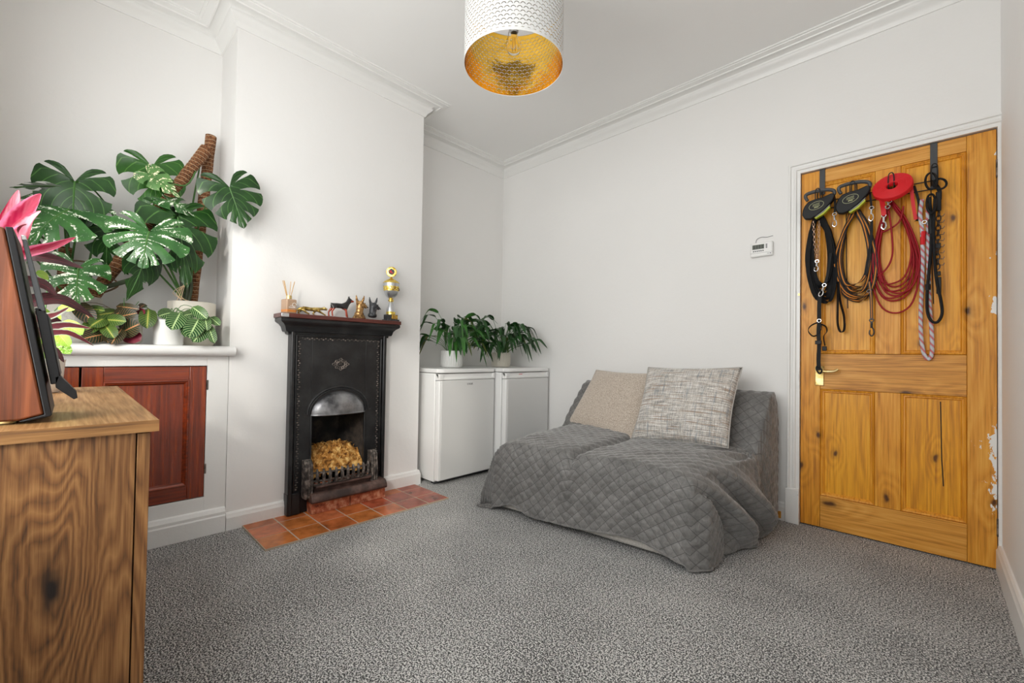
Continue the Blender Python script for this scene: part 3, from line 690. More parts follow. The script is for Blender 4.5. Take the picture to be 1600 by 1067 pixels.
g = .068; puff = np.abs(np.cos(PI*(AA+BB)/g)*np.cos(PI*(AA-BB)/g))**.55
pos += NN*(puff*.0075)[..., None]
pos[..., 2] = np.maximum(pos[..., 2], .006)
_b = MB(); vs = [tuple(p) for p in pos.reshape(-1, 3)]
fs = [(j*na+i, j*na+i+1, (j+1)*na+i+1, (j+1)*na+i) for j in range(nb-1) for i in range(na-1)]
_b.add((vs, fs), uv=[(float(u), float(w)) for u, w in zip(AA.ravel(), BB.ravel())])
th_o = mk('quilted_throw', _b, M_THROW, angle=180)
tag(th_o, 'grey diamond-quilted throw draped over the sofa down to the carpet', 'throw')
sl = th_o.modifiers.new('thick', 'SOLIDIFY'); sl.thickness = .006; sl.offset = -1
hem = []
for i in range(0, na): hem.append(tuple(pos[0, i]))
mk('hem_binding', MB().add(tube(hem[8:-8], .005, 6)), M_THROW, th_o)

def cushion(name, label, c4, mat, th, piping=None, seed=0, sub=34):      # c4: TL TR BR BL corner points
    TL_, TR_, BR_, BL_ = [Vector(p) for p in c4]; n = sub; vs = []; fs = []; uv = []
    nrm = ((TR_-TL_).cross(BL_-TL_)).normalized()
    if nrm.y > 0: nrm = -nrm
    for side in (1, -1):
        o = len(vs)
        for j in range(n+1):
            for i in range(n+1):
                u, v = i/n, j/n
                p = (TL_.lerp(TR_, u)).lerp(BL_.lerp(BR_, u), v)
                a, b = abs(2*u-1), abs(2*v-1)
                c0 = (TL_+TR_+BR_+BL_)/4; pin = 1-.055*((1-a**2)*b**6+(1-b**2)*a**6); p = c0+(p-c0)*pin
                h = th*((1-a**2.6)*(1-b**2.6))**.52
                h *= 1+.10*mnoise.noise(Vector((u*4+seed, v*4, side)))
                vs.append(p+nrm*(side*h)); uv.append((u*.5, v*.5))
        for j in range(n):
            for i in range(n): fs.append((o+j*(n+1)+i, o+j*(n+1)+i+1, o+(j+1)*(n+1)+i+1, o+(j+1)*(n+1)+i))
    t = thing(name, label, 'cushion', (c4[2][0]*.5+c4[3][0]*.5, c4[3][1], min(c4[2][2], c4[3][2])), group='sofa cushions')
    mb = MB(); mb.add((vs, fs), uv=uv); mk('cover', mb, mat, t, angle=180)
    m1 = n+1; rim = [vs[i] for i in range(m1)]+[vs[j*m1+n] for j in range(1, m1)]+[vs[n*m1+i] for i in range(n-1, -1, -1)]+[vs[j*m1] for j in range(n-1, 0, -1)]
    mk('seam', MB().add(tube(rim, .0035, 6, closed=True)), mat, t)
    return t
def boucle():
    m = NT('beige_boucle'); v = m.coord(); f = m.noise(v, 210, 4, .75); b2 = m.noise(v, 4, 2)
    c = m.ramp(f, [(.34, srgb(136, 122, 108)), (.48, srgb(188, 172, 156)), (.62, srgb(222, 212, 200))])
    m.b(Base__Color=c, Roughness=.95, Sheen__Weight=.3); m.bump(f, .7, .006); return m.mat
def tweed():
    m = NT('grey_tweed_weave'); uv = m.coord('UV', (1, 1, 1)); sx = m.n('SeparateXYZ', Vector=uv)
    h = m.noise(m.coord('UV', (3.5, 52, 1)), 3, 4, .7, .25); vv = m.noise(m.coord('UV', (60, 5, 1)), 3, 4, .7, .25); fine = m.noise(m.coord('UV'), 230, 2, .7)
    f = m.math('ADD', m.math('ADD', m.math('MULTIPLY', h, .5), m.math('MULTIPLY', vv, .3)), m.math('MULTIPLY', fine, .25))
    c = m.ramp(f, [(.38, srgb(92, 88, 86)), (.46, srgb(146, 146, 146)), (.52, srgb(190, 182, 172)), (.58, srgb(222, 219, 215)), (.68, srgb(240, 238, 236))])
    tn = m.noise(m.coord('UV', (2.0, 34, 1)), 2.5, 2, .6)
    c = m.mix(m.ramp(tn, [(.54, 0.0), (.66, .75)]), c, srgb(150, 122, 98))
    bl = m.noise(m.coord('UV', (34, 3, 1)), 2.5, 2, .6); c = m.mix(m.ramp(bl, [(.56, 0.0), (.68, .55)]), c, srgb(120, 132, 142))
    m.b(Base__Color=c, Roughness=.95, Sheen__Weight=.25); m.bump(f, .8, .006); return m.mat
cushion('sofa_cushion', 'plain beige textured cushion leaning at the left of the sofa', [ony(932, 578, 2.83), ony(1030, 584, 2.81), ony(1003, 700, 2.52), ony(886, 660, 2.575)], boucle(), .062, seed=3)
cushion('sofa_cushion', 'grey and tan woven tweed cushion overlapping the beige one on the sofa', [ony(1013, 574, 2.735), ony(1160, 574, 2.735), ony(1138, 700, 2.48), ony(986, 687, 2.465)], tweed(), .075, seed=8)

# ------------------------------------------------------------------ sideboard and loudspeaker in the near corner
sb = thing('sideboard', 'brown oak-effect sideboard end in the near left corner', 'sideboard', (-1.76, -.07, 0))
SX0, SX1, SY0, SY1, SZ = -2.335, -1.180, -.272, .136, .800
mk('top', MB().box(SX0, SX1, SY0, SY1, SZ-.0245, SZ-.0004), M_OAK_X, sb, bevel=.0012)
mk('edge_banding', MB().box(SX1, SX1+.0012, SY0, SY1, SZ-.0245, SZ-.0008), M_OAK_E, sb)
mk('side_panel', MB().box(SX1-.030, SX1-.012, SY0+.004, SY1-.036, .012, SZ-.025), M_OAK_V, sb, bevel=.0008)
mk('side_panel', MB().box(SX0+.012, SX0+.030, SY0+.004, SY1-.036, .012, SZ-.025), M_OAK_V, sb, bevel=.0008)
mk('back_panel', MB().box(SX0+.03, SX1-.03, SY0+.004, SY0+.010, .06, SZ-.025), M_OAK_V, sb)
mk('bottom_panel', MB().box(SX0+.03, SX1-.03, SY0+.01, SY1-.036, .06, .078), M_OAK_V, sb)
for k in range(3):
    w = (SX1-SX0-.024)/3; x0 = SX0+.012+k*w
    d = mk('door', MB().box(x0+.001, x0+w-.001, SY1-.0335, SY1-.0125, .03, SZ-.028), M_OAK_V, sb, bevel=.001)
for x in (SX0+.04, SX1-.05):
    for y in (SY0+.03, SY1-.07): mk('foot', MB().add(lathe([(.015, .0005), (.018, .0125)], 12, x, y)), M_BLACK, sb)
# loudspeaker
sp = thing('loudspeaker', 'wooden-sided loudspeaker with black sloping front standing on the sideboard', 'speaker', (-1.33, -.13, SZ))
YZX = Matrix(((0, 0, 1, 0), (1, 0, 0, 0), (0, 1, 0, 0), (0, 0, 0, 1)))
X0s, X1s = -1.462, -1.262
cab = [(-.066, .807), (-.0335, .8165), (-.0925, 1.178), (-.250, 1.178), (-.250, .807)]
mk('cabinet', MB().add(prism(cab, X0s, X1s, YZX)), M_SPK, sp, bevel=.004)
mk('baffle', MB().add(prism([(-.0665, .8062), (-.033, .8160), (-.0920, 1.1785), (-.0820, 1.1800), (-.0225, .8155), (-.0245, .8120), (-.062, .8035)], X0s-.001, X1s+.001, YZX)), M_BLACK, sp, bevel=.0015)
# grille held off the baffle, with a hooked foot
def gp(k): return Vector((-.082, 1.180)).lerp(Vector((-.0225, .8155)), k)
def off(k, d): p = gp(k); return (p[0]+d*.987, p[1]+d*.161)
gq = mk('grille', MB().add(prism([off(.42, .006), off(.42, .014), off(.46, .022), off(.80, .022), off(.84, .016), off(.84, .006)], X0s+.01, X1s-.012, YZX)), M_BLACK, sp, bevel=.002)
mk('grille_arm', MB().add(prism([off(.05, .008), off(.05, .014), off(.44, .020), off(.44, .010)], X0s+.14, X1s-.012, YZX)), M_GREYPL, sp, bevel=.001)
mk('grille_foot', MB().add(prism([off(.80, .014), off(.80, .022), off(.90, .040), off(.935, .040), off(.94, .034), off(.86, .012)], X0s+.14, X1s-.012, YZX)), M_BLACK, sp, bevel=.001)
mk('arm_tip', MB().add(prism([off(.035, .008), off(.035, .014), off(.06, .0145), off(.06, .0075)], X0s+.139, X1s-.011, YZX)), M_CHROME, sp, bevel=.001)
for x in (X0s+.03, X1s-.03):
    for y in (-.22, -.085): mk('foot', MB().add(lathe([(.014, .8002), (.015, .803), (.014, .807)], 16, x, y)), M_BRASS, sp)
mk('tweeter', MB().add(lathe([(.012, 0), (.035, .001), (.038, -.001)], 20), 0, Matrix.Translation((-1.362, -.068, 1.06)) @ Matrix.Rotation(R(-80), 4, 'X')), M_GREYPL, sp)

# ------------------------------------------------------------------ pendant lamp
LX, LY, LZ, LR, LH = -1.330, 1.350, 2.235, .220, .30
def shade_mat(name, col, metal, rough, bumps=0):
    m = NT(name); uv = m.coord('UV'); sx = m.n('SeparateXYZ', Vector=uv); W_, H_ = 2*PI*LR/54, .0165
    row = m.math('DIVIDE', sx.outputs[1], H_); rf = m.math('FLOOR', row); half = m.math('MULTIPLY', m.math('MODULO', rf, 2.0), .5)
    fx = m.math('MULTIPLY', m.math('SUBTRACT', m.math('FRACT', m.math('ADD', m.math('DIVIDE', sx.outputs[0], W_), half)), .5), W_)
    fy = m.math('MULTIPLY', m.math('SUBTRACT', m.math('FRACT', row), .18), H_)
    d = m.math('SQRT', m.math('ADD', m.math('MULTIPLY', fx, fx), m.math('MULTIPLY', fy, fy)))
    ring = m.math('LESS_THAN', m.math('ABSOLUTE', m.math('SUBTRACT', d, .0098)), .0013); up = m.math('GREATER_THAN', fy, .0022)
    inb = m.math('MULTIPLY', m.math('GREATER_THAN', sx.outputs[1], .012), m.math('LESS_THAN', sx.outputs[1], LH-.02))
    mask = m.math('MULTIPLY', m.math('MULTIPLY', ring, up), inb)
    m.b(Base__Color=col, Roughness=rough, Metallic=metal, Alpha=m.math('SUBTRACT', 1.0, mask))
    if bumps: m.bump(m.math('ADD', m.noise(m.coord(), 16, 3), m.math('MULTIPLY', m.math('LESS_THAN', d, .0098), .25)), .45, .012)
    return m.mat
def drum(r, n=96):
    vs = []; fs = []; uv = []
    for j in range(2):
        for k in range(n+1):
            a = 2*PI*k/n; vs.append((LX+r*math.cos(a), LY+r*math.sin(a), LZ+LH*j)); uv.append((2*PI*LR*k/n, LH*j+.0001))
    for k in range(n): fs.append((k, k+1, n+2+k, n+1+k))
    return vs, fs, uv
lamp = thing('pendant_lamp', 'white pierced drum pendant lamp with gold lining hanging from the ceiling', 'lamp', (LX, LY, LZ))
v_, f_, u_ = drum(LR); _b = MB(); _b.add((v_, f_), uv=u_); so = mk('shade', _b, shade_mat('white_pierced_shade', (.70, .70, .69), 0, .55), lamp, angle=60)
v_, f_, u_ = drum(LR-.0015); _b = MB(); _b.add((v_, f_), uv=u_); si = mk('lining', _b, shade_mat('gold_shade_lining', (1.0, .58, .07), 1.0, .17, 1), lamp, angle=60); si['label'] = 'shiny gold shade lining'
mk('rim', MB().add(tube([(LX+(LR-.0005)*math.cos(2*PI*k/72), LY+(LR-.0005)*math.sin(2*PI*k/72), LZ) for k in range(72)], .0016, 6, closed=True)), M_TRIM, lamp)
mk('rim', MB().add(tube([(LX+(LR-.0005)*math.cos(2*PI*k/72), LY+(LR-.0005)*math.sin(2*PI*k/72), LZ+LH) for k in range(72)], .0016, 6, closed=True)), M_TRIM, lamp)
mk('shade_diffuser', MB().add(lathe([(.03, LZ+LH-.06), (LR*.45, LZ+LH-.055), (LR*.46, LZ+LH-.05), (.03, LZ+LH-.054)], 40, LX, LY, cap=False)), M_TRIM, lamp)
for k in range(3):
    a = 2*PI*k/3+.4; mk('spoke', MB().add(tube([(LX+.02*math.cos(a), LY+.02*math.sin(a), LZ+LH-.04), (LX+(LR-.002)*math.cos(a), LY+(LR-.002)*math.sin(a), LZ+LH-.01)], .0018, 6)), M_TRIM, lamp)
bulb_g = NT('clear_bulb_glass'); bulb_g.b(Base__Color=(1, .95, .86), Roughness=.02, Transmission__Weight=1.0, IOR=1.12)
bz = LZ+.055
mk('bulb', MB().add(lathe([(.002, bz), (.014, bz+.002), (.026, bz+.010), (.033, bz+.026), (.032, bz+.044), (.022, bz+.066), (.014, bz+.085), (.013, bz+.10)], 24, LX, LY)), bulb_g.mat, lamp, angle=80)
for k in range(4):
    a = 2*PI*k/4; mk('filament', MB().add(tube([(LX+.004*math.cos(a), LY+.004*math.sin(a), bz+.07), (LX+.009*math.cos(a), LY+.009*math.sin(a), bz+.02)], .0012, 5)), M_COPPERCH, lamp)
mk('lamp_holder', MB().add(lathe([(.016, bz+.095), (.019, bz+.10), (.019, bz+.15), (.010, bz+.16)], 20, LX, LY)), M_TRIM, lamp)
mk('cord', MB().add(tube([(LX, LY, bz+.155), (LX, LY, ZC-.02)], .003, 8)), M_TRIM, lamp)
mk('ceiling_rose', MB().add(lathe([(.006, ZC-.04), (.03, ZC-.034), (.045, ZC-.012), (.047, ZC-.0005)], 28, LX, LY)), M_TRIM, lamp)

# ------------------------------------------------------------------ things on the mantel shelf
MX, MZ = -2.604, 1.1612
df = thing('reed_diffuser', 'amber glass reed diffuser bottle with thin sticks on the mantel shelf', 'diffuser', (MX, .858, MZ))
gl = NT('peach_glass'); gl.b(Base__Color=(.80, .55, .38), Roughness=.12, Transmission__Weight=.55, IOR=1.3)
lq = NT('amber_liquid'); lq.b(Base__Color=(.80, .30, .07), Roughness=.1, Transmission__Weight=.3)
rz = Matrix.Translation((MX, .858, 0)) @ Matrix.Rotation(R(12), 4, 'Z')
bt = mk('bottle', MB().box(-.030, .030, -.030, .030, MZ, MZ+.082, 0, rz), gl.mat, df, bevel=.006)
mk('liquid', MB().box(-.0303, .0303, -.0303, .0303, MZ+.004, MZ+.028, 0, rz), lq.mat, df, bevel=.006)
_b = MB().box(.0304, .0308, -.018, .022, MZ+.034, MZ+.037, 0, rz).box(.0304, .0308, -.012, .024, MZ+.044, MZ+.0455, 0, rz)
_b.add(tube([(.0306, .014+.011*math.cos(2*PI*k/20), MZ+.050+.011*math.sin(2*PI*k/20)) for k in range(17)], .0012, 5), 0, rz)
mk('label_print', _b, M_TRIM, bt)
mk('collar', MB().add(lathe([(.013, MZ+.082), (.015, MZ+.084), (.015, MZ+.102), (.009, MZ+.104)], 20, MX, .858)), M_BRASS, df)
random.seed(4)
for k, (dy, dx) in enumerate(((-.036, .0), (-.030, .012), (-.026, -.012), (.006, .005), (.026, .0), (.032, -.01))):
    mk('reed', MB().add(tube([(MX-dx*.2, .858-dy*.25, MZ+.02), (MX+dx, .858+dy, MZ+.19+random.uniform(-.01, .012))], .0016, 6)), plain('reed_%d' % k, srgb(206, 164, 104), .7), df)
# prowling leopard
J = [((MX, .950, 1.200), .0125), ((MX, .922, 1.199), .0135), ((MX, .980, 1.197), .0115), ((MX, 1.008, 1.200), .0135), ((MX+.002, 1.036, 1.204), .0085), ((MX+.003, 1.058, 1.207), .0095), ((MX+.003, 1.074, 1.202), .0058),
     ((MX, .905, 1.190), .005), ((MX+.002, .892, 1.176), .0036), ((MX+.004, .884, 1.167), .003),
     ((MX+.012, .938, 1.186), .0075), ((MX+.014, .950, 1.175), .005), ((MX+.014, .968, 1.1665), .0048),
     ((MX-.012, .918, 1.182), .007), ((MX-.014, .912, 1.172), .0045), ((MX-.014, .925, 1.1660), .0044),
     ((MX+.012, 1.022, 1.188), .007), ((MX+.013, 1.042, 1.177), .005), ((MX+.013, 1.062, 1.1670), .0046),
     ((MX-.012, 1.004, 1.184), .0065), ((MX-.013, .996, 1.173), .0045), ((MX-.013, 1.008, 1.166), .0044), ((MX-.005, 1.053, 1.2155), .003), ((MX+.010, 1.053, 1.2155), .003)]
E_ = [(0, 1), (0, 2), (2, 3), (3, 4), (4, 5), (5, 6), (1, 7), (7, 8), (8, 9), (1, 10), (10, 11), (11, 12), (1, 13), (13, 14), (14, 15), (3, 16), (16, 17), (17, 18), (3, 19), (19, 20), (20, 21), (5, 22), (5, 23)]
tag(skin('leopard_figurine', J, E_, M_GOLD), 'small gold prowling leopard figurine on the mantel shelf', 'figurine')
# standing dog, black and tan
mt = NT('black_and_tan_glaze'); _s = mt.n('SeparateXYZ', Vector=mt.coord()); _n = mt.noise(mt.coord(), 40, 2)
_low = mt.math('LESS_THAN', mt.math('ADD', _s.outputs[2], mt.math('MULTIPLY', _n, .02)), 1.226-.0)
_muz = mt.math('MULTIPLY', mt.math('GREATER_THAN', _s.outputs[1], 1.218), mt.math('LESS_THAN', _s.outputs[2], 1.272))
mt.b(Base__Color=mt.mix(mt.math('MAXIMUM', _low, _muz), (.018, .017, .018), srgb(150, 52, 26)), Roughness=.22); mt = mt.mat
J = [((MX, 1.148, 1.234), (.015, .017)), ((MX, 1.112, 1.234), .0155), ((MX, 1.184, 1.232), (.017, .022)), ((MX, 1.202, 1.256), .0115), ((MX, 1.212, 1.275), .0115), ((MX+.001, 1.227, 1.269), .0080), ((MX+.002, 1.240, 1.266), .0058),
     ((MX-.005, 1.207, 1.287), .0035), ((MX-.006, 1.207, 1.299), .0016), ((MX+.006, 1.207, 1.287), .0035), ((MX+.007, 1.208, 1.299), .0016), ((MX, 1.098, 1.245), .003), ((MX, 1.094, 1.248), .0022),
     ((MX+.010, 1.110, 1.215), .0085), ((MX+.011, 1.099, 1.195), .005), ((MX+.011, 1.101, 1.178), .0042), ((MX+.011, 1.104, 1.1655), .005),
     ((MX-.010, 1.104, 1.213), .0085), ((MX-.011, 1.088, 1.194), .005), ((MX-.011, 1.088, 1.178), .0042), ((MX-.011, 1.091, 1.1655), .005),
     ((MX+.010, 1.186, 1.212), .0068), ((MX+.011, 1.187, 1.188), .0045), ((MX+.011, 1.190, 1.1655), .005),
     ((MX-.010, 1.194, 1.212), .0068), ((MX-.011, 1.202, 1.188), .0045), ((MX-.011, 1.207, 1.1655), .005)]
E_ = [(0, 1), (0, 2), (2, 3), (3, 4), (4, 5), (5, 6), (4, 7), (7, 8), (4, 9), (9, 10), (1, 11), (11, 12), (1, 13), (13, 14), (14, 15), (15, 16), (1, 17), (17, 18), (18, 19), (19, 20), (2, 21), (21, 22), (22, 23), (2, 24), (24, 25), (25, 26)]
tag(skin('dog_figurine', J, E_, mt), 'glossy black and tan standing dog figurine with pricked ears', 'figurine')
def bust(name, label, y, s, mat, base):
    t = thing(name, label, 'figurine', (MX, y, MZ))
    def q(dy, dz, dx=0): return (MX+dx*s, y+dy*s, MZ+dz*s)
    J = [(q(0, .068), .024*s), (q(-.002, .040), (.028*s, .030*s)), (q(-.004, .012), (.034*s, .036*s)), (q(.002, .092), .023*s), (q(.018, .096, .003), .017*s), (q(.034, .082, .006), .0125*s), (q(.046, .074, .008), .0105*s),
         (q(-.012, .112, -.010), .009*s), (q(-.016, .130, -.013), .0075*s), (q(-.018, .154, -.015), .0022*s), (q(.012, .112, .012), .009*s), (q(.016, .128, .016), .0072*s), (q(.020, .150, .018), .0022*s)]
    skin('head', J, [(0, 1), (1, 2), (0, 3), (3, 4), (4, 5), (5, 6), (3, 7), (7, 8), (8, 9), (3, 10), (10, 11), (11, 12)], mat, t)
    for dx in (-.002, .020): mk('eye', MB().add(ellipsoid(q(.026, .101, dx), (.003*s, .003*s, .003*s), 8, 6)), M_BLACK, t)
    mk('nose', MB().add(ellipsoid(q(.050, .077, .008), (.005*s, .004*s, .004*s), 8, 6)), M_BLACK, t)
    if base:
        mk('chest_base', MB().add(lathe([(.040*s, MZ), (.042*s, MZ+.006), (.037*s, MZ+.014), (.030*s, MZ+.026)], 20, MX, y-.002)), mat, t)
    return t
bust('dog_bust', 'bronze pointed-eared dog bust beside the black dog head', 1.280, 1.0, M_BRONZE, True)
bust('dog_bust', 'matt black pointed-eared dog head beside the trophy', 1.370, .98, M_BLKFIG, False)
# trophy
M_SILV = plain('silver_trophy', (.55, .56, .58), .28, .9); M_GOLDT = speck('gold_trophy', [(.55, .36, .05), (.86, .62, .12), (.95, .80, .34)], 80, .24, 1.0)
tr = thing('trophy', 'tall silver and gold trophy cup on a black base at the shelf end', 'trophy', (MX, 1.500, MZ)); TY = 1.500
bs = mk('base', MB().box(MX-.036, MX+.036, TY-.044, TY+.046, MZ, MZ+.012).box(MX-.028, MX+.028, TY-.036, TY+.038, MZ+.012, MZ+.044), M_BLKFIG, tr, bevel=.002)
mk('plaque', MB().box(MX+.0282, MX+.030, TY-.008, TY+.036, MZ+.015, MZ+.041), M_GOLDT, bs, bevel=.0006)
for k in range(3): mk('plaque_line', MB().box(MX+.0300, MX+.0303, TY-.003, TY+.030-k*.006, MZ+.019+k*.007, MZ+.021+k*.007), M_SHELF, bs)
mk('stem', MB().add(lathe([(.030, MZ+.044), (.031, MZ+.060), (.029, MZ+.064)], 28, MX, TY)), M_GOLDT, tr)
mk('column', MB().add(lathe([(.028, MZ+.064), (.025, MZ+.085), (.018, MZ+.110), (.010, MZ+.130)], 28, MX, TY)), M_SILV, tr, angle=60)
mk('knop', MB().add(lathe([(.010, MZ+.130), (.018, MZ+.135), (.019, MZ+.142), (.012, MZ+.148), (.012, MZ+.152), (.017, MZ+.155)], 28, MX, TY)), M_GOLDT, tr)
mk('cup', MB().add(lathe([(.012, MZ+.153), (.024, MZ+.160), (.036, MZ+.175), (.044, MZ+.193), (.0475, MZ+.205)], 32, MX, TY)), M_SILV, tr, angle=60)
mk('band', MB().add(lathe([(.0480, MZ+.203), (.0515, MZ+.222), (.0525, MZ+.234)], 32, MX, TY)), M_GOLDT, tr)
random.seed(9); _b = MB()
for k in range(14):
    a = R(-60+k*11); z = MZ+.208+random.uniform(0, .02); r_ = .0517
    _b.add(ellipsoid((MX+r_*math.cos(a), TY+r_*math.sin(a), z), (.0022, .004, .003), 6, 4))
mk('engraving', _b, M_SHELF, tr)['kind'] = 'stuff'
mk('upper_band', MB().add(lathe([(.0520, MZ+.234), (.0535, MZ+.252), (.0535, MZ+.256)], 32, MX, TY)), M_SILV, tr)
mk('lid', MB().add(lathe([(.0545, MZ+.255), (.054, MZ+.259), (.044, MZ+.270), (.026, MZ+.281), (.010, MZ+.289), (.004, MZ+.300)], 32, MX, TY)), M_GOLDT, tr, angle=60)
MD = Matrix.Translation((MX, TY, MZ+.334)) @ Matrix.Rotation(R(-35), 4, 'Z') @ Matrix.Rotation(R(90), 4, 'Y')
dk = mk('medallion', MB().add(lathe([(.026, -.004), (.033, -.003), (.035, 0), (.033, .003), (.026, .004)], 32), 0, MD), M_GOLDT, tr)
mk('emblem', MB().add(lathe([(.020, .0042), (.020, .0052)], 24), 0, MD), M_BLKFIG, dk)
mk('emblem_mark', MB().add(prism([(-.012, -.002), (-.002, -.013), (.010, -.006), (.003, .003)], .0053, .0058), 0, MD).add(prism([(.002, .004), (.012, .002), (.006, .013)], .0053, .0058), 0, MD), M_REDWEB, dk)

# ------------------------------------------------------------------ plants
def leafmat(name, base, light, rib, kind='plain', var=(.85, .86, .74), rough=.34):
    m = NT(name); uv = m.coord('UV'); sx = m.n('SeparateXYZ', Vector=uv); u, v = sx.outputs[0], sx.outputs[1]; au = m.math('ABSOLUTE', u)
    nz = m.noise(m.coord(), 14, 3)
    c = m.mix(m.ramp(nz, [(.3, 0.0), (.7, .25 if kind == 'redvein' else 1.0)]), base, light)
    ph = m.math('SUBTRACT', v, m.math('MULTIPLY', au, .28)); vein = m.math('ABSOLUTE', m.math('SUBTRACT', m.math('FRACT', m.math('MULTIPLY', ph, 9.0)), .5))
    if kind == 'veined':
        c = m.mix(m.ramp(vein, [(.05, 1.0), (.11, 0.0)]), c, rib); c = m.mix(m.ramp(au, [(.05, 1.0), (.10, 0.0)]), c, rib)
    elif kind == 'redvein':
        mid = m.ramp(au, [(.0, .9), (.30, 0.0)]); c = m.mix(mid, c, light)
        c = m.mix(m.ramp(vein, [(.015, .8), (.055, 0.0)]), c, rib); c = m.mix(m.ramp(au, [(.03, 1.0), (.08, 0.0)]), c, rib)
    elif kind == 'varieg':
        st_ = m.noise(m.coord('UV', (.8, 11, 1)), 1.6, 2, .5); n1 = m.noise(m.coord(), 9, 2, .5); n2 = m.noise(m.coord(), 150, 3, .7)
        ff = m.math('ADD', m.math('ADD', m.math('MULTIPLY', st_, .50), m.math('MULTIPLY', n1, .22)), m.math('MULTIPLY', n2, .32))
        c = m.mix(m.ramp(ff, [(.570, 0.0), (.60, 1.0)]), c, var); c = m.mix(m.ramp(au, [(.0, 1.0), (.03, 0.0)]), c, rib)
    elif kind == 'stripe':                                                         # bright margins or bright centre
        e = m.math('ADD', au, m.math('MULTIPLY', m.math('SUBTRACT', m.noise(m.coord(), 22, 3), .5), 1.1)); c = m.mix(m.ramp(e, [(.62, 0.0), (.85, 1.0)]), c, rib)
    else:
        c = m.mix(m.ramp(vein, [(.02, .35), (.07, 0.0)]), c, rib); c = m.mix(m.ramp(au, [(.0, 1.0), (.035, 0.0)]), c, rib)
    m.b(Base__Color=c, Roughness=rough+.04, Specular__IOR__Level=.32, Coat__Weight=.10, Coat__Roughness=.15); m.bump(vein, .12, .004); return m.mat
ML_DARK = leafmat('monstera_green', (.006, .030, .005), (.015, .062, .009), (.16, .36, .08), rough=.32)
ML_MID = leafmat('monstera_bright_green', (.014, .068, .006), (.028, .115, .013), (.22, .45, .09), rough=.30)
ML_VAR = leafmat('monstera_variegated', (.018, .075, .016), (.045, .15, .032), (.35, .55, .18), 'varieg', (.80, .84, .70))
ML_CREAM = leafmat('monstera_cream_half', (.05, .13, .035), (.10, .22, .06), (.6, .6, .3), 'varieg', (.84, .76, .52))
ML_PRAY = leafmat('prayer_red_veined', (.014, .020, .010), (.035, .070, .016), (.62, .26, .12), 'redvein')
ML_PRAYG = leafmat('prayer_green_patch', (.022, .060, .012), (.15, .28, .035), (.45, .40, .10), 'redvein')
ML_BURG = plain('burgundy_leaf', srgb(110, 26, 44), .45)
ML_LEMON = leafmat('lemon_veined', (.006, .045, .007), (.014, .080, .012), (.50, .66, .30), 'veined')
ML_PINK = leafmat('hot_pink_leaf', srgb(120, 2, 40), srgb(170, 6, 64), srgb(200, 100, 132), 'stripe', rough=.4)
ML_PALE = leafmat('pale_pink_leaf', srgb(190, 84, 112), srgb(214, 160, 168), srgb(160, 20, 60), 'stripe', rough=.4)
ML_WINE = leafmat('wine_dark_leaf', (.028, .010, .012), (.075, .024, .026), srgb(150, 44, 70), 'plain', rough=.36)
ML_TRI = leafmat('striped_wine_leaf', (.09, .012, .022), (.20, .03, .04), (.55, .62, .50), 'stripe', rough=.4)
ML_LIME = leafmat('lime_leaf', (.20, .42, .02), (.42, .62, .07), (.62, .74, .22), 'plain', rough=.36)
ML_LIMEV = leafmat('lime_variegated', (.13, .33, .02), (.32, .52, .06), (.7, .8, .4), 'varieg', (.72, .80, .42))
ML_LILY = leafmat('lily_green', (.010, .038, .010), (.022, .085, .018), (.06, .18, .04), 'plain', rough=.30)
ML_LILY2 = leafmat('lily_bright_green', (.024, .10, .016), (.05, .19, .03), (.12, .30, .06), 'plain', rough=.30)
ML_LILYY = leafmat('lily_yellowing', (.05, .10, .016), (.22, .22, .04), (.3, .3, .08), 'plain', rough=.4)
M_STEM = plain('green_stem', (.055, .15, .03), .5); M_STEMD = plain('dark_stem', (.035, .05, .02), .6); M_STEMB = plain('brown_stem', (.12, .07, .035), .7)
M_SOIL = speck('potting_soil', [(.012, .009, .006), (.05, .035, .025)], 90, .95, 0, 4, (.8, .01))
M_POTW = plain('white_glazed_pot', (.82, .82, .80), .30, bumpn=(40, .05, .004)); M_POTC = plain('cream_stone_pot', (.66, .62, .54), .7, bumpn=(120, .3, .004)); M_POTR = plain('rough_pale_pot', (.62, .60, .55), .85, bumpn=(60, .6, .01))
M_COIR = NT('coir_moss_pole'); _v = M_COIR.coord(); _f = M_COIR.noise(_v, 120, 4, .7); M_COIR.b(Base__Color=M_COIR.ramp(_f, [(.32, srgb(58, 32, 16)), (.5, srgb(122, 76, 44)), (.68, srgb(176, 124, 82))]), Roughness=.9); M_COIR.bump(_f, .9, .01); M_COIR = M_COIR.mat
M_TWINE = plain('pale_twine', srgb(214, 186, 150), .7)

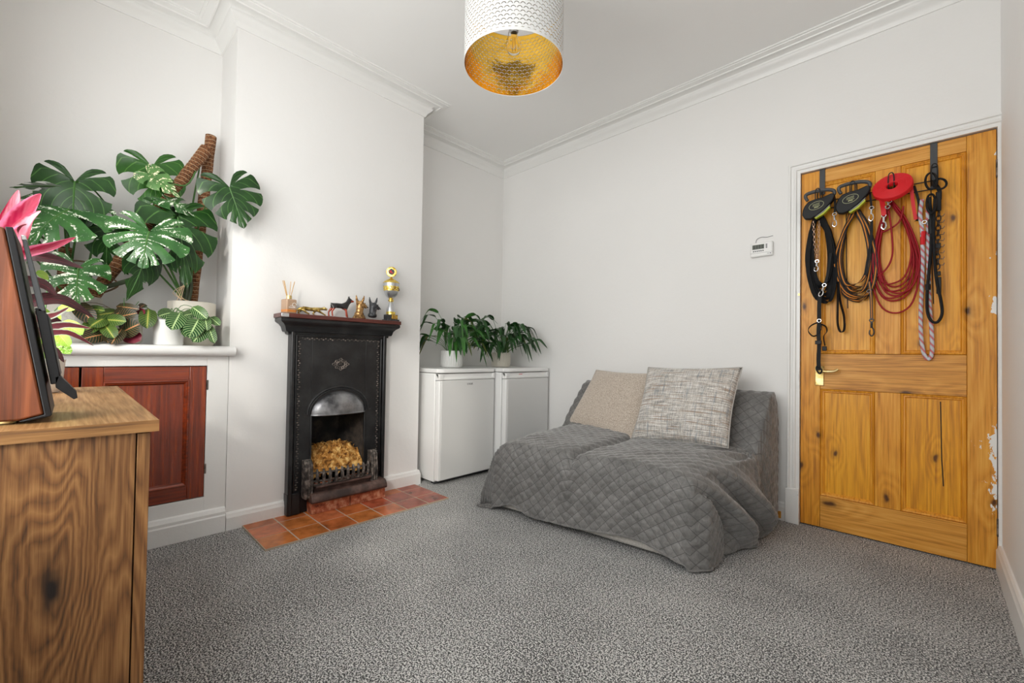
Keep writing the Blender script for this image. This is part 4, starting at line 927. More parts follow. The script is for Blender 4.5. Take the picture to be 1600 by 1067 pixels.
def camside(p): return (Vector((0, 0, CAM_H))-p).normalized()
def monstera_mesh(base, tip, nrm, width=1.0, lobes=5, gap=.30, droop=.14, seed=0):
    base, tip = Vector(base), Vector(tip); Y = (tip-base); L = Y.length; Y.normalize()
    N = (nrm-Y*nrm.dot(Y)).normalized(); Xx = Y.cross(N)
    rnd = random.Random(seed); mb = MB(); ncol = 5; nw = 7
    def vein(v):                                      # start on midrib, direction angle from tip direction, reach
        m = max(0.0, (v-.30)/.70)
        th = R(158)*(1-v)**1.05+R(20)*v
        r = (.50+.22*math.sin(PI*min(1, v*1.25)**.8))*(1-.58*max(0, v-.45)**1.2/.55**1.2)
        if v < .12: r *= .80+.2*(v/.12)
        return m*.88, th, r*width
    for side in (-1, 1):
        grid = []
        edges = [0.0, .20]+[.20+(.80)*(k/lobes)**.92 for k in range(1, lobes+1)]
        jit = [0, 0]+[rnd.uniform(-.012, .012) for _ in range(lobes-1)]+[0]
        edges = [e+j for e, j in zip(edges, jit)]
        w0s = [rnd.uniform(.30, .48) for _ in edges]
        for k in range(len(edges)-1):
            a, b = edges[k], edges[k+1]; cols = []
            for c in range(ncol+1):
                t = c/ncol; col = []
                for j in range(nw+1):
                    w = j/nw
                    w0 = w0s[k] if t < .5 else w0s[k+1]
                    sh = 0.0
                    if w > w0 and not (k == 0 and t < .5):
                        q = (w-w0)/(1-w0); sh = gap*(.80*math.sin(PI*min(1, q*.80))**.8+.10*q)
                        if k == len(edges)-2 and t > .5: sh = 0
                    tt = t+(.5-t)*sh; v = a+(b-a)*tt
                    m, th, r = vein(v)
                    r *= 1-.035*(abs(2*t-1)**4)*w
                    th2 = th-.30*w*(1 if v > .3 else .4)
                    x = side*w*r*math.sin(th2); y = m+w*r*math.cos(th2)
                    if v > .93: x *= 1-(v-.93)/.07*.9*w
                    col.append((x, y, w, v))
                cols.append(col)
            for c in range(ncol):
                for j in range(nw):
                    q = [cols[c][j], cols[c+1][j], cols[c+1][j+1], cols[c][j+1]]
                    pts = []; uv = []
                    for x, y, w, v in q:
                        z = -droop*(y*abs(y))*1.0-.22*x*x+.05*abs(x)+.012*math.sin(v*34)*w
                        pts.append(base+Xx*(x*L)+Y*(y*L)+N*(z*L)); uv.append((side*w, v))
                    mb.add((pts, [(0, 1, 2, 3)]), uv=uv)
    mid = [base+Y*(t*L*.98)+N*((-droop*t*t+.006)*L) for t in (0, .25, .5, .75, 1)]
    return mb, mid
def monstera_leaf(parent, b_px, bx, t_px, tx, mat, width=1.0, tilt=(0, 0, 0), lobes=5, gap=.30, droop=.14, seed=0, stem=None, flat=None):
    b = onx(b_px[0], b_px[1], bx); t = onx(t_px[0], t_px[1], tx)
    n = camside((b+t)/2)+Vector(tilt)
    mb, mid = monstera_mesh(b, t, n, width*(.74 if abs(t_px[1]-b_px[1]) > abs(t_px[0]-b_px[0]) else 1.15), lobes, gap, droop, seed)
    bmerge = mk('leaf', mb, mat, parent, angle=180, recalc=False)
    mk('midrib', MB().add(tube(mid, [.0035, .003, .0025, .002, .001], 5)), M_STEM, bmerge)
    if stem is not None:
        pts = spline([b]+[Vector(s) for s in stem], 6); mk('petiole', MB().add(tube(pts, [.0032+.003*k/len(pts) for k in range(len(pts))], 6)), M_STEM, parent)
    return bmerge
def blade_mesh(pts, wmax, nrm, shape='lance', fold=.25, curl=0.0, wave=0.0, nw=3):
    P = [Vector(p) for p in pts]; n = len(P); mb = MB(); rows = []
    for i in range(n):
        t = i/(n-1); T = (P[min(i+1, n-1)]-P[max(i-1, 0)]).normalized(); N = (nrm-T*nrm.dot(T)); N = N.normalized() if N.length > 1e-4 else Vector((0, 0, 1)); S = T.cross(N)
        if shape == 'lance': w = math.sin(PI*min(1, t*.93+.05)**.80)**.9
        elif shape == 'ovate': w = math.sqrt(max(0, 1-(2*min(1, max(0, t**.92))-1)**2))**.9
        else: w = min(1, t*5)**.6*(1-t**3)**.8
        w = max(w, .02)*wmax*.5
        row = []
        for k in range(-nw, nw+1):
            a = k/nw; row.append((P[i]+S*(a*w*math.cos(fold*abs(a)))+N*(w*(abs(a)*math.sin(fold)-curl*a*a)+wave*w*math.sin(t*17+k)), (a, t)))
        rows.append(row)
    vs = [q[0] for r in rows for q in r]; uv = [q[1] for r in rows for q in r]; m = 2*nw+1
    fs = [(i*m+k, i*m+k+1, (i+1)*m+k+1, (i+1)*m+k) for i in range(n-1) for k in range(m-1)]
    mb.add((vs, fs), uv=uv); return mb
def pot_lathe(name, parent, c, prof, mat, seg=36, soil=None):
    p = mk(name, MB().add(lathe([(r, c[2]+z) for r, z in prof], seg, c[0], c[1], cap=False)), mat, parent, angle=40)
    if soil: mk('soil', MB().add(lathe([(.001, c[2]+soil[1]+.004), (soil[0]*.6, c[2]+soil[1]+.003), (soil[0], c[2]+soil[1])], 24, c[0], c[1])), M_SOIL, parent)
    return p
def moss_pole(name, parent, a, b, r, pitch=.022):
    a, b = Vector(a), Vector(b); n = 16; L = (b-a).length
    pts = [a.lerp(b, k/n) for k in range(n+1)]; po = mk(name, MB().add(tube(pts, [r*(1+.05*math.sin(k*2.1)) for k in range(n+1)], 18)), M_COIR, parent)
    T = (b-a).normalized(); U = T.cross(Vector((1, 0, 0))).normalized(); V = T.cross(U); turns = L/pitch; tw = []
    for k in range(int(turns*14)):
        q = k/(turns*14); ang = 2*PI*turns*q; tw.append(a+T*(q*L)+(U*math.cos(ang)+V*math.sin(ang))*(r*1.045))
    mk('twine', MB().add(tube(tw, .0009, 4)), M_TWINE, po)
    return po

# --- left monstera in a rough pale pot
SILL = .9703
c1 = (-2.845, -.020, SILL)
mA = thing('potted_monstera', 'variegated monstera in a wide rough pale pot with leaning coir pole', 'plant', c1, group='plants on the alcove sill')
pot_lathe('pot', mA, c1, [(.001, .001), (.100, .001), (.118, .03), (.126, .12), (.122, .205), (.126, .215), (.116, .216), (.112, .19)], M_POTR, soil=(.113, .185))
pA = onx(139, 470, -2.80); pB = onx(323, 232, -2.815); moss_pole('leaning_pole', mA, pA-(pB-pA)*.03, pB, .027)
q = onx(103, 387, -2.90); moss_pole('short_pole', mA, (q.x, q.y-.005, 1.15), q, .024)
nodeA = Vector((-2.84, .03, 1.22))
monstera_leaf(mA, (117, 284), -2.74, (110, 366), -2.68, ML_DARK, 1.0, (0, -.15, .25), 4, .40, .20, 1, [onx(150, 300, -2.80), onx(185, 350, -2.84), onx(205, 395, -2.85), onx(170, 440, -2.83), nodeA])
monstera_leaf(mA, (127, 322), -2.80, (128, 374), -2.77, ML_DARK, .95, (0, .3, -.1), 3, .40, .25, 2, [onx(122, 350, -2.86), onx(112, 420, -2.87), nodeA])
monstera_leaf(mA, (108, 327), -2.72, (40, 356), -2.60, ML_VAR, .95, (0, .1, 1.7), 4, .38, .35, 3, [onx(60, 358, -2.73), onx(82, 385, -2.80), onx(110, 430, -2.84), nodeA])
monstera_leaf(mA, (96, 318), -2.80, (128, 312), -2.72, ML_CREAM, .45, (0, .1, 1.5), 4, .42, .2, 13, [onx(100, 340, -2.82), onx(110, 430, -2.84), nodeA])
monstera_leaf(mA, (166, 362), -2.80, (169, 412), -2.76, ML_DARK, 1.15, (0, .25, .15), 3, .30, .16, 4, [onx(150, 372, -2.86), onx(140, 410, -2.86), onx(143, 450, -2.84), nodeA])
monstera_leaf(mA, (122, 420), -2.66, (119, 472), -2.60, ML_VAR, 1.28, (0, .1, .55), 4, .42, .22, 15, [onx(128, 435, -2.74), onx(135, 455, -2.80), nodeA])
monstera_leaf(mA, (92, 292), -2.88, (14, 287), -2.80, ML_DARK, .55, (0, 0, 2.2), 4, .40, .1, 6, [onx(105, 340, -2.90), onx(110, 420, -2.87), nodeA])
monstera_leaf(mA, (30, 380), -2.75, (34, 412), -2.70, ML_VAR, 1.2, (0, 0, .3), 4, .35, .2, 7, [onx(70, 420, -2.80), onx(100, 455, -2.83), nodeA])
mk('aerial_root', MB().add(tube(spline([onx(114, 407, -2.84), onx(135, 410, -2.82), onx(160, 425, -2.78), onx(185, 445, -2.77), onx(160, 458, -2.80)], 6), .004, 6)), M_STEMB, mA)
mk('stem', MB().add(tube(spline([nodeA, onx(150, 452, -2.79), onx(195, 440, -2.77), onx(225, 430, -2.78)], 6), .011, 8)), M_STEMD, mA)
# --- right monstera in a large cream pot
c2 = (-2.862, .455, SILL)
mB = thing('potted_monstera', 'green monstera with broad split leaves in a large cream cylinder pot by the corner', 'plant', c2, group='plants on the alcove sill')
pot_lathe('pot', mB, c2, [(.001, .001), (.094, .001), (.102, .012), (.106, .20), (.106, .232), (.098, .234), (.096, .21)], M_POTC, soil=(.096, .205))
moss_pole('moss_pole', mB, onx(299, 478, -2.885), onx(330, 213, -2.905), .0255)
nodeB = Vector((-2.84, .43, 1.19))
def stB(*pts): return [onx(u, v, x) for u, v, x in pts]+[nodeB]
monstera_leaf(mB, (238, 262), -2.82, (248, 336), -2.77, ML_MID, 1.04, (0, -.05, .20), 4, .34, .10, 11, stB((243, 275, -2.86), (262, 350, -2.86), (285, 440, -2.85)))
monstera_leaf(mB, (359, 293), -2.60, (380, 350), -2.56, ML_DARK, 1.36, (0, .10, .10), 5, .34, .12, 12, stB((335, 312, -2.72), (318, 330, -2.80), (305, 380, -2.84), (298, 440, -2.85)))
monstera_leaf(mB, (233, 362), -2.60, (222, 400), -2.53, ML_VAR, 2.05, (0, -.15, .95), 5, .36, .26, 21, stB((245, 370, -2.68), (262, 410, -2.76), (280, 450, -2.83)))
monstera_leaf(mB, (278, 340), -2.72, (296, 438), -2.58, ML_DARK, .88, (.1, .10, .55), 4, .32, .24, 14, stB((285, 365, -2.80), (290, 410, -2.84)))
monstera_leaf(mB, (232, 271), -2.76, (282, 306), -2.68, ML_CREAM, .45, (0, -.2, .6), 4, .25, .16, 17, stB((290, 290, -2.74), (312, 255, -2.86), (300, 330, -2.87), (295, 430, -2.86)))
monstera_leaf(mB, (280, 338), -2.80, (233, 356), -2.74, ML_DARK, .55, (0, 0, 1.0), 4, .25, .3, 18, stB((288, 370, -2.84), (290, 420, -2.85)))
monstera_leaf(mB, (262, 312), -2.76, (314, 332), -2.70, ML_VAR, .62, (0, 0, 1.3), 3, .3, .3, 19, stB((270, 340, -2.82), (285, 420, -2.85)))
monstera_leaf(mB, (226, 404), -2.70, (208, 468), -2.62, ML_DARK, .72, (.2, .5, -.3), 2, .22, .2, 20, stB((245, 400, -2.76), (262, 425, -2.80), (280, 455, -2.83)))
monstera_leaf(mB, (205, 402), -2.80, (222, 440), -2.76, ML_DARK, 1.0, (0, -.6, .2), 2, .25, .2, 22, stB((230, 410, -2.84), (270, 450, -2.84)))
for k, (u, v) in enumerate(((283, 432), (291, 428), (297, 425))): mk('stem', MB().add(tube(spline([onx(u, v, -2.83), onx(u+2, v+25, -2.835), onx(287+k*3, 478, -2.84)], 5), .008, 7)), M_STEMD, mB)
for k in range(5):
    mk('aerial_root', MB().add(tube(spline([onx(288+k*2, 442, -2.80), onx(282-k*3+6*(k % 2), 458, -2.79), onx(275+k*7, 473, -2.80)], 4), .0015, 5)), M_TWINE, mB)

# --- small foliage plants on the sill
def px_leaf(parent, c, ang, ln, wd, x, mat, tilt=.03, nrmadd=(0, 0, .25), shape='ovate', fold=.28, curve=.12, name='leaf'):
    dx, dy = math.cos(R(ang)), math.sin(R(ang)); b = onx(c[0]-dx*ln/2, c[1]-dy*ln/2, x-tilt); t = onx(c[0]+dx*ln/2, c[1]+dy*ln/2, x+tilt)
    n = (camside((b+t)/2)+Vector(nrmadd)).normalized(); pts = []
    L = (t-b).length
    for k in range(9): q = k/8; pts.append(b.lerp(t, q)+n*(curve*L*math.sin(PI*q))*.6)
    w = wd*abs(x/_ray(c[0], c[1]).x)/F_PX*(1.0+.15*abs(dx))
    o = mk(name, blade_mesh(pts, w*1.12, n, shape, fold, .1), mat, parent, angle=180, recalc=False); return o, b
c3 = (-2.735, .192, SILL)
pr_ = thing('prayer_plant', 'dark red-veined prayer plant in a small cream faceted pot on the sill', 'plant', c3, group='plants on the alcove sill')
pot_lathe('pot', pr_, c3, [(.001, .001), (.038, .001), (.050, .014), (.052, .10), (.050, .118), (.046, .118), (.044, .10)], M_POTC, 8, (.045, .100))
for c, a, l, w, x, m in (((231, 498), 95, 27, 17, -2.69, ML_PRAYG), ((204, 513), -25, 29, 19, -2.66, ML_PRAY), ((208, 528), 20, 22, 15, -2.67, ML_BURG), ((146, 526), 168, 35, 16, -2.64, ML_PRAY), ((153, 503), 150, 24, 15, -2.66, ML_PRAYG),
                         ((181, 501), 5, 29, 13, -2.66, ML_PRAYG), ((171, 518), 55, 23, 14, -2.64, ML_PRAYG), ((197, 493), -12, 32, 13, -2.70, ML_PRAY), ((164, 491), 172, 38, 11, -2.70, ML_PRAYG), ((132, 489), 50, 36, 17, -2.68, ML_PRAY),
                         ((182, 526), 125, 26, 14, -2.635, ML_PRAY), ((150, 484), 8, 25, 9, -2.70, ML_PRAYG), ((200, 481), 8, 32, 9, -2.72, ML_PRAY), ((170, 527), 100, 16, 12, -2.65, ML_PRAY), ((218, 487), 20, 16, 8, -2.72, ML_BURG), ((192, 487), 160, 24, 10, -2.73, ML_PRAY), ((223, 478), 150, 9, 6, -2.73, ML_PRAY), ((142, 511), 140, 26, 14, -2.66, ML_PRAYG)):
    o, b = px_leaf(pr_, c, a, l*1.15, w*1.22, x, m)
    mk('petiole', MB().add(tube(spline([b, (b+Vector((c3[0], c3[1], c3[2]+.15)))/2+Vector((0, 0, .015)), (c3[0], c3[1], c3[2]+.10)], 4), .0013, 5)), M_STEMB, pr_)
for u0, v0, u1, v1 in ((205, 487, 217, 471), (194, 478, 194, 466), (226, 478, 249, 493)): mk('shoot', MB().add(tube([onx(u0, v0, -2.72), onx(u1, v1, -2.72)], .0016, 5)), M_STEM, pr_)
c4 = (-2.722, .340, SILL)
lm_ = thing('prayer_plant', 'lemon-veined green prayer plant spilling from a small white pot on the sill', 'plant', c4, group='plants on the alcove sill')
pot_lathe('pot', lm_, c4, [(.001, .001), (.056, .001), (.060, .006), (.060, .118), (.0615, .124), (.057, .126), (.054, .11)], M_POTW, 36, (.055, .105))
for c, a, l, w, x in (((259, 491), 165, 25, 15, -2.66), ((275, 502), 118, 31, 22, -2.625), ((299, 491), 170, 26, 12, -2.66), ((312, 489), 40, 30, 15, -2.64), ((291, 510), 95, 34, 14, -2.63), ((303, 513), 118, 34, 23, -2.61), ((312, 524), 135, 30, 18, -2.60), ((336, 502), 40, 20, 11, -2.645), ((330, 522), 70, 31, 12, -2.60), ((322, 505), 80, 24, 13, -2.62), ((288, 496), 60, 22, 13, -2.65)):
    o, b = px_leaf(lm_, c, a, l, w, x, ML_LEMON)
    mk('petiole', MB().add(tube(spline([b, (b+Vector((c4[0], c4[1], c4[2]+.16)))/2+Vector((0, 0, .02)), (c4[0], c4[1], c4[2]+.11)], 4), .0015, 5)), M_STEM, lm_)

# --- cordyline and pothos standing on the sideboard behind the loudspeaker
c5 = (-1.70, -.170, .8004)
co = thing('cordyline', 'pink and wine-leaved cordyline rising behind the loudspeaker', 'plant', c5)
pot_lathe('pot', co, c5, [(.001, .001), (.060, .001), (.070, .02), (.078, .13), (.080, .14), (.074, .14), (.072, .12)], M_POTW, 36, (.072, .12))
def cord(ctrl, wpx, x0, x1, mat, n=12, nadd=(0, 0, .5), shape='lance'):
    m = len(ctrl); P = [onx(u, v, x0+(x1-x0)*k/(m-1)) for k, (u, v) in enumerate(ctrl)]; pts = spline(P, 5); nn = (camside(P[1])+Vector(nadd)).normalized()
    return mk('leaf', blade_mesh(pts, wpx*abs((x0+x1)/2/_ray(*ctrl[1]).x)/F_PX*1.1, nn, shape, .35, .1, .04), mat, co, angle=180, recalc=False)
for ctrl, w, x0, x1, m in (([(-12, 420), (6, 370), (18, 335), (29, 297)], 24, -1.72, -1.62, ML_PALE), ([(-25, 430), (8, 375), (40, 330), (64, 303)], 30, -1.70, -1.58, ML_PINK), ([(-20, 440), (15, 390), (42, 350), (64, 330)], 24, -1.68, -1.52, ML_PALE),
                           ([(-10, 440), (10, 390), (30, 360), (40, 350)], 18, -1.66, -1.5, ML_PINK), ([(5, 415), (40, 396), (80, 386), (118, 371)], 17, -1.72, -1.66, ML_PINK), ([(5, 410), (45, 400), (85, 406), (130, 419)], 19, -1.74, -1.72, ML_WINE),
                           ([(10, 440), (45, 440), (70, 446), (88, 462)], 18, -1.75, -1.74, ML_WINE), ([(15, 490), (55, 470), (100, 470), (146, 496)], 21, -1.76, -1.78, ML_WINE), ([(15, 520), (55, 500), (85, 492), (108, 480)], 13, -1.75, -1.76, ML_TRI),
                           ([(20, 540), (60, 520), (100, 508), (142, 513)], 15, -1.74, -1.76, ML_TRI), ([(20, 545), (60, 525), (105, 520), (146, 540)], 12, -1.73, -1.74, ML_TRI), ([(15, 530), (45, 500), (75, 498), (98, 505)], 22, -1.78, -1.80, ML_WINE), ([(30, 560), (60, 545), (85, 548), (100, 566)], 14, -1.70, -1.68, ML_WINE)):
    cord(ctrl, w, x0, x1, m)
mk('stem', MB().add(tube(spline([(c5[0], c5[1], c5[2]+.1), onx(-4, 540, -1.74), onx(0, 480, -1.74), onx(-8, 420, -1.73)], 6), .009, 8)), M_STEMB, co)
c6 = (-2.10, -.066, .8004)
po = thing('pothos', 'lime variegated pothos in a white pot at the back of the sideboard', 'plant', c6)
pot_lathe('pot', po, c6, [(.001, .001), (.042, .001), (.050, .016), (.056, .10), (.058, .11), (.053, .11), (.051, .095)], M_POTW, 36, (.052, .095))
for c, a, l, w, x, m in (((112, 513), 30, 40, 18, -1.98, ML_LIME), ((68, 492), 200, 26, 16, -2.02, ML_LIME), ((78, 512), 80, 24, 13, -2.02, ML_LIMEV), ((82, 538), 60, 30, 18, -1.98, ML_LIMEV), ((98, 530), 50, 32, 14, -1.96, ML_LIME), ((80, 553), 110, 22, 17, -1.97, ML_LIMEV),
                         ((100, 545), 40, 26, 13, -1.96, ML_LIMEV), ((70, 527), 100, 24, 14, -2.0, ML_LIME), ((104, 482), 10, 26, 10, -2.05, ML_LIME), ((62, 470), 160, 26, 12, -2.06, ML_LIMEV), ((88, 500), -50, 22, 9, -2.03, ML_LIME), ((66, 430), 200, 22, 11, -2.08, ML_LIME), ((92, 520), 70, 24, 12, -1.99, ML_LIMEV)):
    o, b = px_leaf(po, c, a, l, w, x, m)
    mk('petiole', MB().add(tube(spline([b, (b+Vector((c6[0], c6[1], c6[2]+.16)))/2+Vector((0, 0, .02)), (c6[0], c6[1], c6[2]+.10)], 4), .0016, 5)), M_STEM, po)

# --- two peace lilies on the fridges
def lily(name, label, c, rp, hp, seed, mats, n, potmat, spread):
    rnd = random.Random(seed); t = thing(name, label, 'plant', c, group='peace lilies on the fridges')
    seg = 120; vs = []; fs = []; prof = [(.82, .001), (.93, .004), (.99, .02), (1.0, .04), (1.0, hp*.95), (.985, hp), (.93, hp), (.90, hp*.85)]
    for k, (r, z) in enumerate(prof):
        for s in range(seg):
            a = 2*PI*s/seg; fl = 1+(.05*(abs(math.sin(a*15))-.5) if 1 < k < 5 else 0); vs.append((c[0]+rp*r*fl*math.cos(a), c[1]+rp*r*fl*math.sin(a), c[2]+z))
    for k in range(len(prof)-1):
        for s in range(seg): s2 = (s+1) % seg; fs.append((k*seg+s, k*seg+s2, (k+1)*seg+s2, (k+1)*seg+s))
    fs.append(tuple(reversed(range(seg)))); mk('pot', MB().add((vs, fs)), potmat, t, angle=50)
    mk('soil', MB().add(lathe([(.001, c[2]+hp*.9), (rp*.92, c[2]+hp*.88)], 24, c[0], c[1])), M_SOIL, t)
    for k in range(n):
        lim = True
        while lim:
            a = rnd.uniform(0, 2*PI); el = rnd.uniform(.25, 1.25); L = rnd.uniform(.20, .40)*spread
            d = Vector((math.cos(a), math.sin(a), 0)); hx = L*math.cos(el)*.9
            tipx = c[0]+d.x*(hx+.12); lim = tipx < XR+.03 or c[1]+d.y*(hx+.15) > YB-.03 or (d.x < -.2 and el < .7) or (d.y < -.75 and d.x < .25 and rnd.random() < .6)
        p0 = Vector((c[0]+d.x*rp*.35, c[1]+d.y*rp*.35, c[2]+hp*.85)); up = Vector((0, 0, 1))
        p1 = p0+d*(hx*.35)+up*(L*math.sin(el)*.55); p2 = p0+d*(hx*.75)+up*(L*math.sin(el)*.80)
        fall = rnd.uniform(.02, .17); bl = rnd.uniform(.13, .20)
        p3 = p2+d*(bl*.55)+up*(bl*.25-fall*.4); p4 = p2+d*(bl*(.95-.3*fall))+up*(-fall)
        bladepts = spline([p2, (p2+p3)/2+up*.01, p3, p4], 4); pet = spline([p0, p1, p2], 5)
        for q in bladepts+pet: q.x = max(q.x, XR+.02); q.y = min(q.y, YB-.02)
        m = mats[0] if rnd.random() < .55 else (mats[1] if rnd.random() < .85 else mats[2])
        side = Vector((-d.y, d.x, 0)); nn = (up*.9+d*.3+side*rnd.uniform(-.6, .6))
        lf = mk('leaf', blade_mesh(bladepts, rnd.uniform(.036, .060), nn, 'lance', .35, .1, .05), m, t, angle=180, recalc=False)
        mk('petiole', MB().add(tube(pet, .0018, 5)), M_STEM, lf)
    return t
lily('peace_lily', 'leafy peace lily in a white ribbed pot on the fridge beside the breast', (-2.785, 2.165, .8384), .088, .135, 12, (ML_LILY, ML_LILY2, ML_LILYY), 78, M_POTW, 1.08)
lily('peace_lily', 'dark peace lily in a cream ribbed pot on the corner fridge', (-2.715, 2.655, .8404), .082, .125, 29, (ML_LILY, ML_LILY, ML_LILYY), 66, M_POTC, 1.0)

# ------------------------------------------------------------------ leads hanging from the hook rack on the door
def D(u, v, d=.02): return ony(u, v, YF-d)
rk = thing('hook_rack', 'black over-door hook rack with two straps and wire hooks', 'hook rack', (-.21, YF, 1.80))
for x, zb in ((-.437, 1.885), (.015, 1.80)):
    mk('strap', MB().box(x-.013, x+.013, YF-.0055, YF-.0015, zb, 2.029).box(x-.013, x+.013, YF-.0055, YF+.004, 2.0285, 2.0305), M_GREYPL, rk, bevel=.001)
for z in (1.842, 1.800): mk('rail', MB().add(tube([(-.455, YF-.009, z), (.035, YF-.009, z)], .003, 6)), M_BLACK, rk)
for x in (-.447, -.294, -.140, .017):
    mk('hook', MB().add(tube(spline([(x-.011, YF-.010, 1.90), (x-.011, YF-.012, 1.83), (x-.011, YF-.030, 1.812), (x-.011, YF-.070, 1.83), (x-.010, YF-.080, 1.888), (x, YF-.081, 1.902), (x+.010, YF-.080, 1.888), (x+.011, YF-.070, 1.83), (x+.011, YF-.030, 1.812), (x+.011, YF-.012, 1.83), (x+.011, YF-.010, 1.90), (x, YF-.010, 1.908)], 5, True), .0026, 6, closed=True)), M_BLACK, rk)

def retract(label, ox, oy, s, off):
    B = lambda u, v: (1278+ox+(u-1278)*s, 322+oy+(v-322)*s)
    y0, y1 = YF-off-.034, YF-off
    def P(pts): return [(ony(*B(u, v), YF-off-.017).x, ony(*B(u, v), YF-off-.017).z) for u, v in pts]
    base = ony(*B(1270, 345), YF-off-.017)
    t = thing('retractable_lead', label, 'dog lead', (base.x, YF-off, base.z), group='retractable leads on the door')
    XZY = Matrix(((1, 0, 0, 0), (0, 0, 1, 0), (0, 1, 0, 0), (0, 0, 0, 1)))
    body = P([(1254, 337), (1255, 330), (1258, 323), (1264, 316), (1274, 312), (1286, 309), (1299, 303), (1304.5, 303), (1305, 308), (1302, 314), (1296, 321), (1288, 329), (1277, 338), (1266, 343.5), (1258, 343.5)])
    bo = mk('body', MB().add(prism(body, y0, y1, XZY)), M_BLACK, t, bevel=.006, segs=3)
    bd = P([(1273, 341), (1286, 332), (1297, 322), (1298, 325), (1288, 335), (1276, 342.5)])
    mk('brake_strip', MB().add(prism(bd, y0+.002, y1-.004, XZY)), M_LIME, t, bevel=.002)
    gs = P([(1275, 339.5), (1287, 330.5), (1298, 320), (1297, 322.5), (1287, 332.5), (1275, 341)])
    mk('grey_strip', MB().add(prism(gs, y0-.001, y1-.006, XZY)), plain('mid_grey_plastic', (.22, .22, .22), .4), t, bevel=.001)
    hp = [ony(*B(u, v), YF-off-.017) for u, v in ((1262, 314), (1259, 309), (1260, 304.5), (1268, 301), (1280, 298), (1290, 296.5), (1300, 297), (1304, 300), (1303, 305))]
    hd = spline(hp, 5); mk('handle', MB().add(tube(hd, [.0075+.003*math.sin(PI*k/len(hd)) for k in range(len(hd))], 10)), M_GREYPL, t)
    bt_ = ony(*B(1299, 296.5), YF-off-.02); mk('button', MB().add(ellipsoid(bt_, (.006, .006, .004), 10, 6)), M_LIME, t)
    # round print on the casing
    cc = ony(*B(1275.5, 321), y0-.0005); U = (ony(*B(1287, 317), y0)-ony(*B(1264, 325), y0))/2; V = Vector((U.z*-.18, 0, abs(U.x)*.62))
    ring = [cc+U*math.cos(2*PI*k/28)+V*math.sin(2*PI*k/28) for k in range(28)]
    pb = MB().add(tube(ring, .0010, 5, closed=True))
    for r_, (a, b_) in ((.42, (-.45, .45)), (.08, (-.5, .35)), (-.28, (-.3, .5))):
        k = a
        while k < b_:
            pb.add(tube([cc+U*k+V*(r_-.07), cc+U*(k+.07)+V*(r_+.09)], .0012, 4)); k += .14
    pb.add(tube([cc+U*-.3+V*-.55, cc+U*-.1+V*-.42, cc+U*.05+V*-.55, cc+U*.28+V*-.48], .0018, 4))
    mk('print', pb, M_LOGO, bo)['kind'] = 'stuff'
    return t
retract('black retractable dog lead with lime trim, nearest the door edge', 0, 0, 1.0, .052)
retract('black retractable dog lead with lime trim, next to the red coil', 53.5, -10.5, 1.08, .055)

def loops(t, name, mat, top, bots, r, d, kind='tube', stripe=None, seed=0, wid=.012):
    rnd = random.Random(seed)
    for k, (lx, rx, bu, bv) in enumerate(bots):
        dd = d+.0055*(k % 4)
        mv = (top[1]+bv)/2; tl = (top[0]-3-rnd.uniform(0, 5), top[1]+rnd.uniform(-3, 3)); tr_ = (top[0]+3+rnd.uniform(0, 6), top[1]+rnd.uniform(-3, 3))
        ctrl = [D(top[0], top[1]-4, dd), D(tl[0], tl[1]+6, dd), D((tl[0]+lx)/2-1, top[1]+(bv-top[1])*.25, dd), D(lx, top[1]+(bv-top[1])*.62, dd), D(lx+(bu-lx)*.35, bv-(bv-top[1])*.08, dd), D(bu, bv, dd), D(rx-(rx-bu)*.28, bv-(bv-top[1])*.10, dd), D(rx, top[1]+(bv-top[1])*.58, dd), D((tr_[0]+rx)/2+1, top[1]+(bv-top[1])*.22, dd), D(tr_[0], tr_[1]+6, dd)]
        pts = spline(ctrl, 5, True)
        if kind == 'tube': mk(name, MB().add(tube(pts, r, 6, closed=True)), mat, t)
        else:
            o = mk(name, MB().add(ribbon(pts+[pts[0]], wid, .002, (.75, -.35, .3))), mat, t)
            if stripe: mk('stripe', MB().add(ribbon([p+Vector((0, -.0016, 0)) for p in pts+[pts[0]]], wid*.28, .001, (.75, -.35, .3))), stripe, o)
def clip(t, a, b, mat, name='snap_hook', r=.0035):
    a, b = Vector(a), Vector(b); d = (b-a); L = d.length; dn = d.normalized(); s = dn.cross(Vector((0, 1, 0))).normalized()
    ring = [a+dn*(L*.12)+s*(.009*math.cos(2*PI*k/14))+dn*(.008*math.sin(2*PI*k/14)) for k in range(14)]
    o = mk(name, MB().add(tube([a+dn*(L*.22), a+dn*(L*.55)], r*1.3, 8)).add(ring and tube(ring, r*.6, 6, closed=True)).add(tube(spline([a+dn*(L*.5), a+dn*(L*.62)+s*.007, a+dn*(L*.85)+s*.009, b, a+dn*(L*.86)-s*.009, a+dn*(L*.66)-s*.007], 5), r*.8, 7)), mat, t)
    return o
def chain(t, pts, lw, mat, name='chain', wr=.0014):
    P = [Vector(p) for p in pts]; mb = MB(); acc = 0; k = 0
    seglen = lw*1.45; S = [P[0]]
    for i in range(1, len(P)):
        a, b = P[i-1], P[i]; L = (b-a).length; n = max(1, int(round(L/seglen)))
        for j in range(1, n+1): S.append(a.lerp(b, j/n))
    for i in range(len(S)-1):
        d = (S[i+1]-S[i]).normalized(); c = (S[i]+S[i+1])/2; w = Vector((1, 0, 0)) if i % 2 else Vector((.35, -.94, 0)); w = (w-d*w.dot(d)).normalized()
        mb.add(tube([c+d*(lw*.95*math.cos(2*PI*q/10))+w*(lw*.5*math.sin(2*PI*q/10)) for q in range(10)], wr, 5, closed=True))
    o = mk(name, mb, mat, t); o['kind'] = 'stuff'; return o

